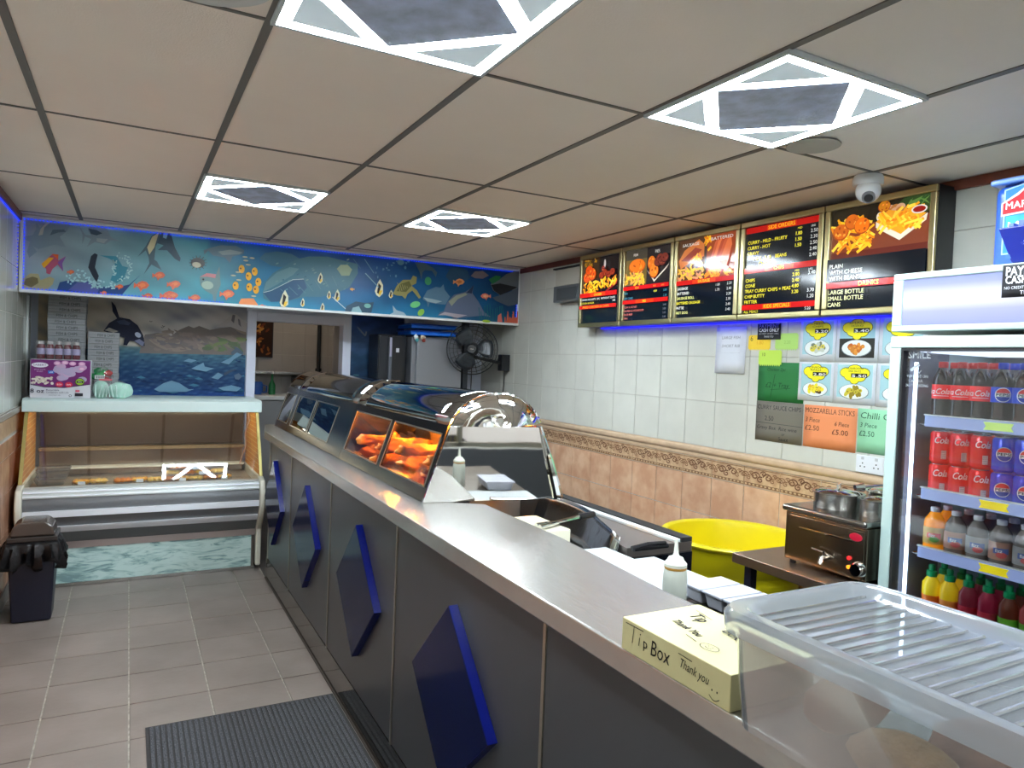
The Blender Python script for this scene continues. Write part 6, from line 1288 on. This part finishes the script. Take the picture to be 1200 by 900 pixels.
bm = BM(); box(bm, FXF+0.006, FXF+0.012, FY0+0.035, FY1-0.035, 1.785, 1.945); obj('lit_panel', bm, hm, t, label='glowing blue-white header panel')
# door: frame, glass
for (a, b, c, d) in ((FY0, FY1, 1.708, 1.748), (FY0, FY1, 0.12, 0.20), (FY1-0.040, FY1, 0.20, 1.708), (FY0, FY0+0.040, 0.20, 1.708)):
    bm = BM(); box(bm, FXF, FXF+0.045, a, b, c, d); obj('door_frame', bm, M_fr, t, bevel=0.004)
for (a, b, c, d) in ((FY0+0.04, FY1-0.04, 1.698, 1.7078), (FY1-0.048, FY1-0.0402, 0.20, 1.698)):
    bm = BM(); box(bm, FXF+0.004, FXF+0.045, a, b, c, d); obj('door_gasket', bm, M_dark, t)
bm = BM(); box(bm, FXF+0.016, FXF+0.020, FY0+0.04, FY1-0.04, 0.20, 1.708); obj('door_glass', bm, glassmat('fridge_glass', base=0.035, refl=0.9), t)
cv = Canvas((FXF+0.0155, FY1-0.048, 1.60), (0, -1, 0), (0, 0, 1)); GY = (150, 156, 160)
cv.text('SMILE', .012, .072, .024, GY, wid=.078, bold=.0015); cv.poly([(.02, .034), (.05, .056), (.056, .048), (.026, .026)], GY); cv.line([(.045, .030), (.055, .022), (.06, .03)], .002, GY)
cv.text('YOU ARE ON', .010, .006, .010, GY, wid=.075); cv.text('CAMERA', .018, -.010, .010, GY, wid=.05); cv.text('24/7 RECORDING', .008, -.026, .010, GY, wid=.08)
cv.build('door_lettering', M_print, t)
bm = BM(); box(bm, FXF+0.075, FXF+0.081, FY1-0.056, FY1-0.046, 0.30, 1.66); obj('led_strip', bm, emat('fridge_led', (200, 226, 255), 3.4), t, label='bright white LED strip up the inside of the door')
bm = BM(); box(bm, FXF+0.08, 3.2, FY0+0.06, FY1-0.06, 1.695, 1.702); obj('top_lamp', bm, emat('fridge_top_led', (206, 222, 255), 0.6), t)
SH = [1.448, 1.192, 0.985, 0.765]
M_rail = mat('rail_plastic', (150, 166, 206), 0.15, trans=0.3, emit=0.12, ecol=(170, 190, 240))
for k, z in enumerate(SH):
    bm = BM()
    for i in range(12): y = FY1-0.055-0.052*i; tube(bm, [(2.79, y, z-0.004), (3.26, y, z-0.004)], 0.002, 5)
    for x in (2.80, 3.0, 3.25): tube(bm, [(x, FY0+0.045, z-0.007), (x, FY1-0.045, z-0.007)], 0.003, 5)
    sf = obj('wire_shelf', bm, M_steel, t)
    bm = BM(); box(bm, 2.776, 2.784, FY0+0.045, FY1-0.080, z-0.012, z+0.028); obj('price_rail', bm, M_rail, sf, bevel=0.002)
    bm = BM(); box(bm, 2.773, 2.785, FY0+0.045, FY1-0.078, z+0.027, z+0.031); obj('rail_lip', bm, M_white, sf)
cols = [(190, 226, 120), (246, 226, 30), (246, 226, 30)]
for k, z in enumerate(SH[:3]):
    y = (-0.655, -0.655, -0.665)[k]
    bm = BM(); pts = [(y+0.045, z-.004), (y+.038, z+.008), (y+.046, z+.022), (y-.045, z+.022), (y-.038, z+.008), (y-.046, z-.004)]; prism(bm, pts, 0, 2.7705, 2.7725); lb = ('lime green', 'yellow', 'yellow')[k]
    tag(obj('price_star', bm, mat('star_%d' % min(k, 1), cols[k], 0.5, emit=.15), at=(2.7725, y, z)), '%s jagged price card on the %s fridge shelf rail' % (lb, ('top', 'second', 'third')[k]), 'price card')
# header notice
def d_pay2(cv, W, H):
    cv.text('PAYMENT', .010, H*.66, .028, (232, 232, 236), wid=.125, bold=.0015); cv.text('CASH ONLY', .010, H*.42, .024, (232, 232, 236), wid=.135, bold=.0015); cv.text('NO CREDIT OR DEBIT CARDS', .008, H*.25, .009, (222, 222, 226), wid=.14); cv.text('THANK YOU', W*.35, H*.08, .012, (222, 222, 226))
sheet_thing('notice', 'black payment cash only notice stuck on the fridge header', 'notice', -0.690, -0.84, 1.862, 1.962, (16, 14, 20), d_pay2, x=FXF-0.0005)
# drinks
M_cola = mat('cola_dark', (30, 14, 12), 0.08, coat=0.5); M_redcap = mat('red_cap', (206, 24, 30), 0.35); M_bluecap = mat('blue_cap', (24, 60, 190), 0.35)
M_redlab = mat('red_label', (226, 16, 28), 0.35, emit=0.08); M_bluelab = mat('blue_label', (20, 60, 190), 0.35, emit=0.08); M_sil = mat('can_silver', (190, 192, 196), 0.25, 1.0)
def place_art(parent, x, y, z, r, draw, nm='label_print'):
    """small print wrapped on the front of a round label"""
    cv = Canvas((0, 0, 0), (0, -1, 0), (0, 0, 1), (-1, 0, 0)); draw(cv)
    fs, vs2, cs2 = [list(f) for f in cv.fs], [Vector(v) for v in cv.vs], list(cv.cs)
    out = []
    st_ = [[f[0], f[i], f[i+1]] for f in fs for i in range(1, len(f)-1)]
    while st_:
        a, b, c = st_.pop(); L_ = [(abs(vs2[a].y-vs2[b].y), 0), (abs(vs2[b].y-vs2[c].y), 1), (abs(vs2[c].y-vs2[a].y), 2)]; m_, w_ = max(L_)
        if m_ < 0.007: out.append((a, b, c)); continue
        if w_ == 1: a, b, c = b, c, a
        if w_ == 2: a, b, c = c, a, b
        vs2.append((vs2[a]+vs2[b])/2); cs2.append(cs2[a]); k_ = len(vs2)-1; st_ += [[a, k_, c], [k_, b, c]]
    cv.vs, cv.fs, cv.cs = vs2, out, cs2
    fr_ = -2.42    # the label faces the shop, towards the counter
    nv = []
    for v in cv.vs:
        l = -v.x; a = -v.y/r; ang = PI+0.55+a*1.0
        rr_ = r+0.0004+l
        nv.append(Vector((x+rr_*math.cos(ang), y+rr_*math.sin(ang), z+v.z)))
    cv.vs = nv
    if nv and False: pass
    return cv.build(nm, M_print, parent)
def cola_art(cv): cv.text('Cola', -.022, -.008, .020, (240, 236, 236), wid=.044, shear=.25, bold=.0006); cv.text('Coca', -.060, -.008, .020, (240, 236, 236), wid=.034, shear=.25, bold=.0006); cv.line([(-.03, -.014), (.02, -.014)], .002, (240, 236, 236))
def peps_art(cv):
    cv.ell(0, 0, .0235, .0235, (236, 236, 236), n=28); cv.ell(0, 0, .021, .021, (220, 36, 44), a0=.25, a1=PI-.25, n=16); cv.ell(0, 0, .021, .021, (20, 50, 160), a0=PI+.25, a1=2*PI-.25, n=16)
    cv.poly([(-.0225, -.006), (.0225, -.006), (.0225, .006), (-.0225, .006)], (236, 236, 236)); cv.text('PEPSI', 0, -.0045, .009, (20, 20, 40), 'c', wid=.038, bold=.0008)
def bottle(x, y, z, lab, capm, labm, art, label, grp, liq=M_cola, h=0.215, r=0.0315, lz=(0.085, 0.135)):
    t = thing('drink_bottle', label, 'bottle', (x, y, z), grp); s = h/0.215
    bm = BM(); lathe(bm, [(r*.8, 0), (r*.97, 0.006*s), (r, 0.02*s), (r, lz[0]*s), (r*.99, 0.12*s), (r, 0.14*s), (r*.9, 0.16*s), (r*.5, 0.188*s), (r*.40, 0.196*s)], (x, y, z+0.001), n=24); obj('body', bm, liq, t, smooth=True)
    bm = BM(); lathe(bm, [(0.0145, 0.194*s), (0.0150, 0.196*s), (0.0150, 0.212*s), (0.0135, 0.215*s)], (x, y, z+0.001), n=18); obj('cap', bm, capm, t, smooth=True)
    bm = BM(); lathe(bm, [(r+0.0006, lz[0]*s), (r+0.0006, lz[1]*s)], (x, y, z+0.001), n=24, capb=False, capt=False); l = obj('label', bm, labm, t, smooth=True)
    if art: place_art(l, x, y, z+0.001+(lz[0]+lz[1])*s/2, r+0.0006, art)
    return t
colpos = ('leftmost', 'second', 'third', 'fourth', 'fifth', 'sixth', 'seventh', 'eighth')
for k in range(8):
    red = k < 3; y = -0.437-0.0655*k
    if y < FY0+0.07: break
    for d in range(3):
        x = 2.825+0.068*d
        lb = '%s cola bottle, %s from the left on the top fridge shelf, %s row' % (('red-capped' if red else 'blue-capped'), colpos[k], ('front', 'middle', 'back')[d])
        bottle(x, y, SH[0]+0.001, None, M_redcap if red else M_bluecap, M_redlab if red else M_bluelab, (cola_art if red else peps_art) if d == 0 else None, lb, 'bottles on the top fridge shelf')
def can(x, y, z, m, art, label, grp):
    t = thing('drink_can', label, 'can', (x, y, z), grp); r = .0325
    bm = BM(); lathe(bm, [(r*.78, 0.0), (r, 0.008), (r, 0.104), (r*.83, 0.112)], (x, y, z+.0005), n=24, capt=False); b = obj('body', bm, m, t, smooth=True)
    bm = BM(); lathe(bm, [(r*.83, 0.112), (r*.83, 0.114), (r*.76, 0.1145), (r*.74, 0.111), (0.0001, 0.111)], (x, y, z+.0005), n=20, capb=False); obj('top', bm, M_sil, t, smooth=True)
    if art: place_art(b, x, y, z+0.06, r, art)
def can_cola(cv):
    cv.text('Cola', -.022, .012, .024, (240, 236, 236), wid=.046, shear=.25, bold=.0008); cv.rect(.002, -.042, .018, -.012, (226, 200, 200))
    for k in range(6): cv.line([(.003, -.040+.005*k), (.017, -.040+.005*k)], .0012, (120, 20, 30), tick=False)
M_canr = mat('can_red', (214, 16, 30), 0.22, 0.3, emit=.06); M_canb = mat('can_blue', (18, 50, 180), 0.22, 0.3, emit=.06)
for k in range(8):
    y = -0.442-0.0685*k
    if y < FY0+0.07: break
    red = k < 3
    for d in range(2):
        for lv in range(2):
            x = 2.825+0.07*d
            can(x, y, SH[1]+0.001+lv*0.1152, M_canr if red else M_canb, (can_cola if red else peps_art) if d == 0 else None, '%s can, %s from the left, second fridge shelf, %s layer, %s row' % (('red' if red else 'blue'), colpos[k], ('bottom', 'upper')[lv], ('front', 'back')[d]), 'cans on the second fridge shelf')
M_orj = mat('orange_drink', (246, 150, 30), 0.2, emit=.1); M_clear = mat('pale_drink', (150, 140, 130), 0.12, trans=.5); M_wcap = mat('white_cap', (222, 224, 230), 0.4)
M_labs = [mat('lab_fruit', (206, 170, 90), 0.4), mat('lab_pale', (150, 150, 150), 0.4), mat('lab_tan', (176, 130, 110), 0.4)]
def mix_art(c1, c2):
    def f(cv): cv.rect(-.024, -.008, .02, .010, c1); cv.ell(0, -.012, .016, .010, c2, n=12); cv.text('fizz', -.018, -.004, .011, (240, 240, 240), bold=.0005)
    return f
for k in range(6):
    y = -0.437-0.073*k
    if y < FY0+0.07: break
    for d in range(2):
        org = k == 0
        bottle(2.825+0.074*d, y, SH[2]+0.001, None, M_wcap, M_labs[0] if org else M_labs[1+k % 2], mix_art((206, 60, 50), (90, 160, 70)) if org else mix_art((90, 110, 170), (206, 90, 90)), '%s, %s from the left, third fridge shelf, %s row' % (('small orange bottle with white cap' if org else 'small clear bottle with white cap'), colpos[k], ('front', 'back')[d]), 'small bottles on the third fridge shelf', liq=M_orj if org else M_clear, h=0.165, r=0.0335, lz=(0.05, 0.125))
M_gcap = mat('green_cap', (10, 150, 90), 0.35)
juice = [((246, 214, 40), (240, 120, 30)), ((246, 206, 30), (246, 150, 60)), ((120, 34, 50), (190, 40, 60)), ((130, 24, 50), (206, 50, 70)), ((90, 40, 24), (110, 190, 50)), ((150, 60, 60), (120, 190, 60)), ((120, 30, 40), (120, 190, 60)), ((100, 40, 40), (110, 180, 60))]
for k in range(8):
    y = -0.434-0.0635*k
    if y < FY0+0.06: break
    for d in range(2):
        a, b2_ = juice[k]; x = 2.83+0.075*d; z = SH[3]+0.001; r = .030
        t = thing('drink_bottle', 'green-capped %s juice bottle, %s from the left, lowest visible shelf, %s row' % (('yellow', 'golden yellow', 'dark red', 'deep purple-red', 'brown', 'pinkish', 'maroon', 'dark brown')[k], colpos[k], ('front', 'back')[d]), 'bottle', (x, y, z), 'green-capped juice bottles')
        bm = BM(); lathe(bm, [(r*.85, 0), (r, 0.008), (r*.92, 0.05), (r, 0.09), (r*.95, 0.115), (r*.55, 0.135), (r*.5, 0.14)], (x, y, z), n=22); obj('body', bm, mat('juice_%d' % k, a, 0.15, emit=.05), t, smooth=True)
        bm = BM(); lathe(bm, [(0.0165, 0.138), (0.0175, 0.142), (0.0165, 0.157), (0.010, 0.160), (0.011, 0.175), (0.008, 0.180)], (x, y, z), n=18); obj('cap', bm, M_gcap, t, smooth=True)
        bm = BM(); lathe(bm, [(r*1.01, 0.012), (r*.935, 0.05), (r*.99, 0.075)], (x, y, z), n=22, capb=False, capt=False); obj('label', bm, mat('jlab_%d' % k, b2_, 0.4), t, smooth=True)

# on top of the fridge
t = thing('sauce_tub', 'tall blue and white mayonnaise tub on top of the fridge', 'tub', (3.05, -0.66, 1.966))
Mm = mat('mayo_blue', (40, 90, 190), 0.3)
bm = BM(); box(bm, 2.90, 3.12, -0.80, -0.530, 1.967, 2.268); obj('body', bm, Mm, t, bevel=0.03, seg=4)
cv = Canvas((2.8993, -0.530, 2.012), (0, -1, 0), (0, 0, 1))
cv.poly([(.035, .02), (.225, .02), (.225, .24), (.17, .25), (.13, .262), (.09, .25), (.035, .24)], (160, 200, 236)); cv.poly([(.040, .025), (.22, .025), (.22, .235), (.13, .255), (.040, .235)], (50, 130, 206))
cv.poly([(.028, .195), (.075, .222), (.10, .24), (.13, .222), (.235, .205), (.235, .160), (.028, .150)], (226, 220, 226)); cv.poly([(.033, .192), (.080, .215), (.10, .232), (.125, .216), (.23, .200), (.23, .166), (.033, .156)], (206, 30, 40)); cv.text('MARRIS', .042, .172, .024, (240, 236, 236), bold=.001)
cv.rect(.045, .06, .22, .148, (60, 170, 226)); cv.text('MAYO', .052, .092, .036, (245, 245, 250), bold=.002); cv.text('SAUCE', .052, .066, .018, (226, 236, 246), bold=.001)
cv.build('label_print', M_print, t)
bm = BM(); box(bm, 2.89, 3.13, -0.81, -0.52, 2.269, 2.290); obj('lid', bm, mat('mayo_lid', (90, 130, 206), 0.3), t, bevel=0.008)
t = thing('napkin_holder', 'dark blue wide-topped dispenser with a white outline crest on the fridge top', 'dispenser', (2.78, -0.72, 1.966))
Mn = mat('royal_blue', (22, 40, 130), 0.25)
bm = BM(); hexa(bm, [(2.73, -0.80, 1.975), (2.86, -0.80, 1.975), (2.86, -0.685, 1.975), (2.73, -0.685, 1.975), (2.70, -0.82, 2.085), (2.88, -0.82, 2.085), (2.88, -0.655, 2.085), (2.70, -0.655, 2.085)]); obj('body', bm, Mn, t, bevel=0.006)
bm = BM(); box(bm, 2.735, 2.855, -0.795, -0.69, 1.967, 1.975); obj('foot', bm, mat('foot_tan', (130, 120, 84), 0.6), t)
cv = Canvas((2.7275, -0.665, 1.985), (0, -1, 0), (-0.265, 0, 1), (-1, 0, -0.2)); LN = (150, 176, 220)
cv.rect(.005, .005, .13, .018, (70, 110, 170)); cv.line([(.012, .085), (.025, .025), (.06, .02)], .002, LN); cv.line([(.06, .02), (.12, .03), (.11, .085)], .002, LN); cv.ell(.065, .052, .016, .014, LN); cv.ell(.065, .052, .013, .011, (22, 40, 130)); cv.text('S', .065, .044, .014, LN, 'c')
cv.build('crest_print', M_print, t)
bm = BM()
rs = random.Random(8)
for k in range(6): y = -0.67-.024*k; box(bm, 2.74+.01*(k % 2), 2.84, y-.012, y+.004, 2.086, 2.10+0.012*rs.random())
obj('sachets', bm, mat('sachet_blue', (70, 100, 200), 0.3), t, bevel=0.002, kind='stuff')

# ============================================================ OUTSIDE: the parked car the polished end panel mirrors
t = thing('parked_car', 'white hatchback parked in the street outside the shop window', 'car', (4.2, -8.0, -0.14))
M_car = mat('car_white', (226, 228, 230), 0.15, coat=0.6); M_cg = mat('car_glass', (24, 28, 34), 0.08)
X0 = 2.0
prof = [(0, .35), (.02, .62), (.12, .78), (.75, .90), (1.15, .98), (1.75, 1.38), (2.1, 1.47), (3.0, 1.45), (3.55, 1.20), (3.85, .98), (3.98, .70), (3.95, .35)]
bm = BM(); prism(bm, [(X0+a, b-0.14) for a, b in prof], 1, -8.85, -7.15); obj('bodywork', bm, M_car, t, bevel=0.05, seg=3)
for y in (-7.145, -8.855):
    bm = BM(); prism(bm, [(X0+1.25, .84), (X0+1.80, 1.22), (X0+2.15, 1.29), (X0+2.95, 1.27), (X0+3.40, 1.05), (X0+3.45, .84)], 1, y-0.004, y+0.004); obj('side_window', bm, M_cg, t)
for x in (X0+0.75, X0+3.2):
    for y in (-7.16, -8.84):
        bm = BM(); lathe(bm, [(0.32, -0.09), (0.33, -0.06), (0.33, 0.06), (0.32, 0.09)], (x, y, 0.19), ax=1, n=28); wl = obj('wheel', bm, M_black, t, smooth=True)
        bm = BM(); lathe(bm, [(0.21, -0.095), (0.21, 0.095)], (x, y, 0.19), ax=1, n=20); obj('rim', bm, M_alu, wl, smooth=True)
for x0, c in ((X0+0.02, (200, 206, 210)), (X0+3.78, (170, 20, 20))):
    bm = BM(); box(bm, x0, x0+.16, -7.17, -7.14, .50, .62); obj('lamp', bm, mat('carlamp_%d' % c[0], c, 0.1), t, bevel=0.02)
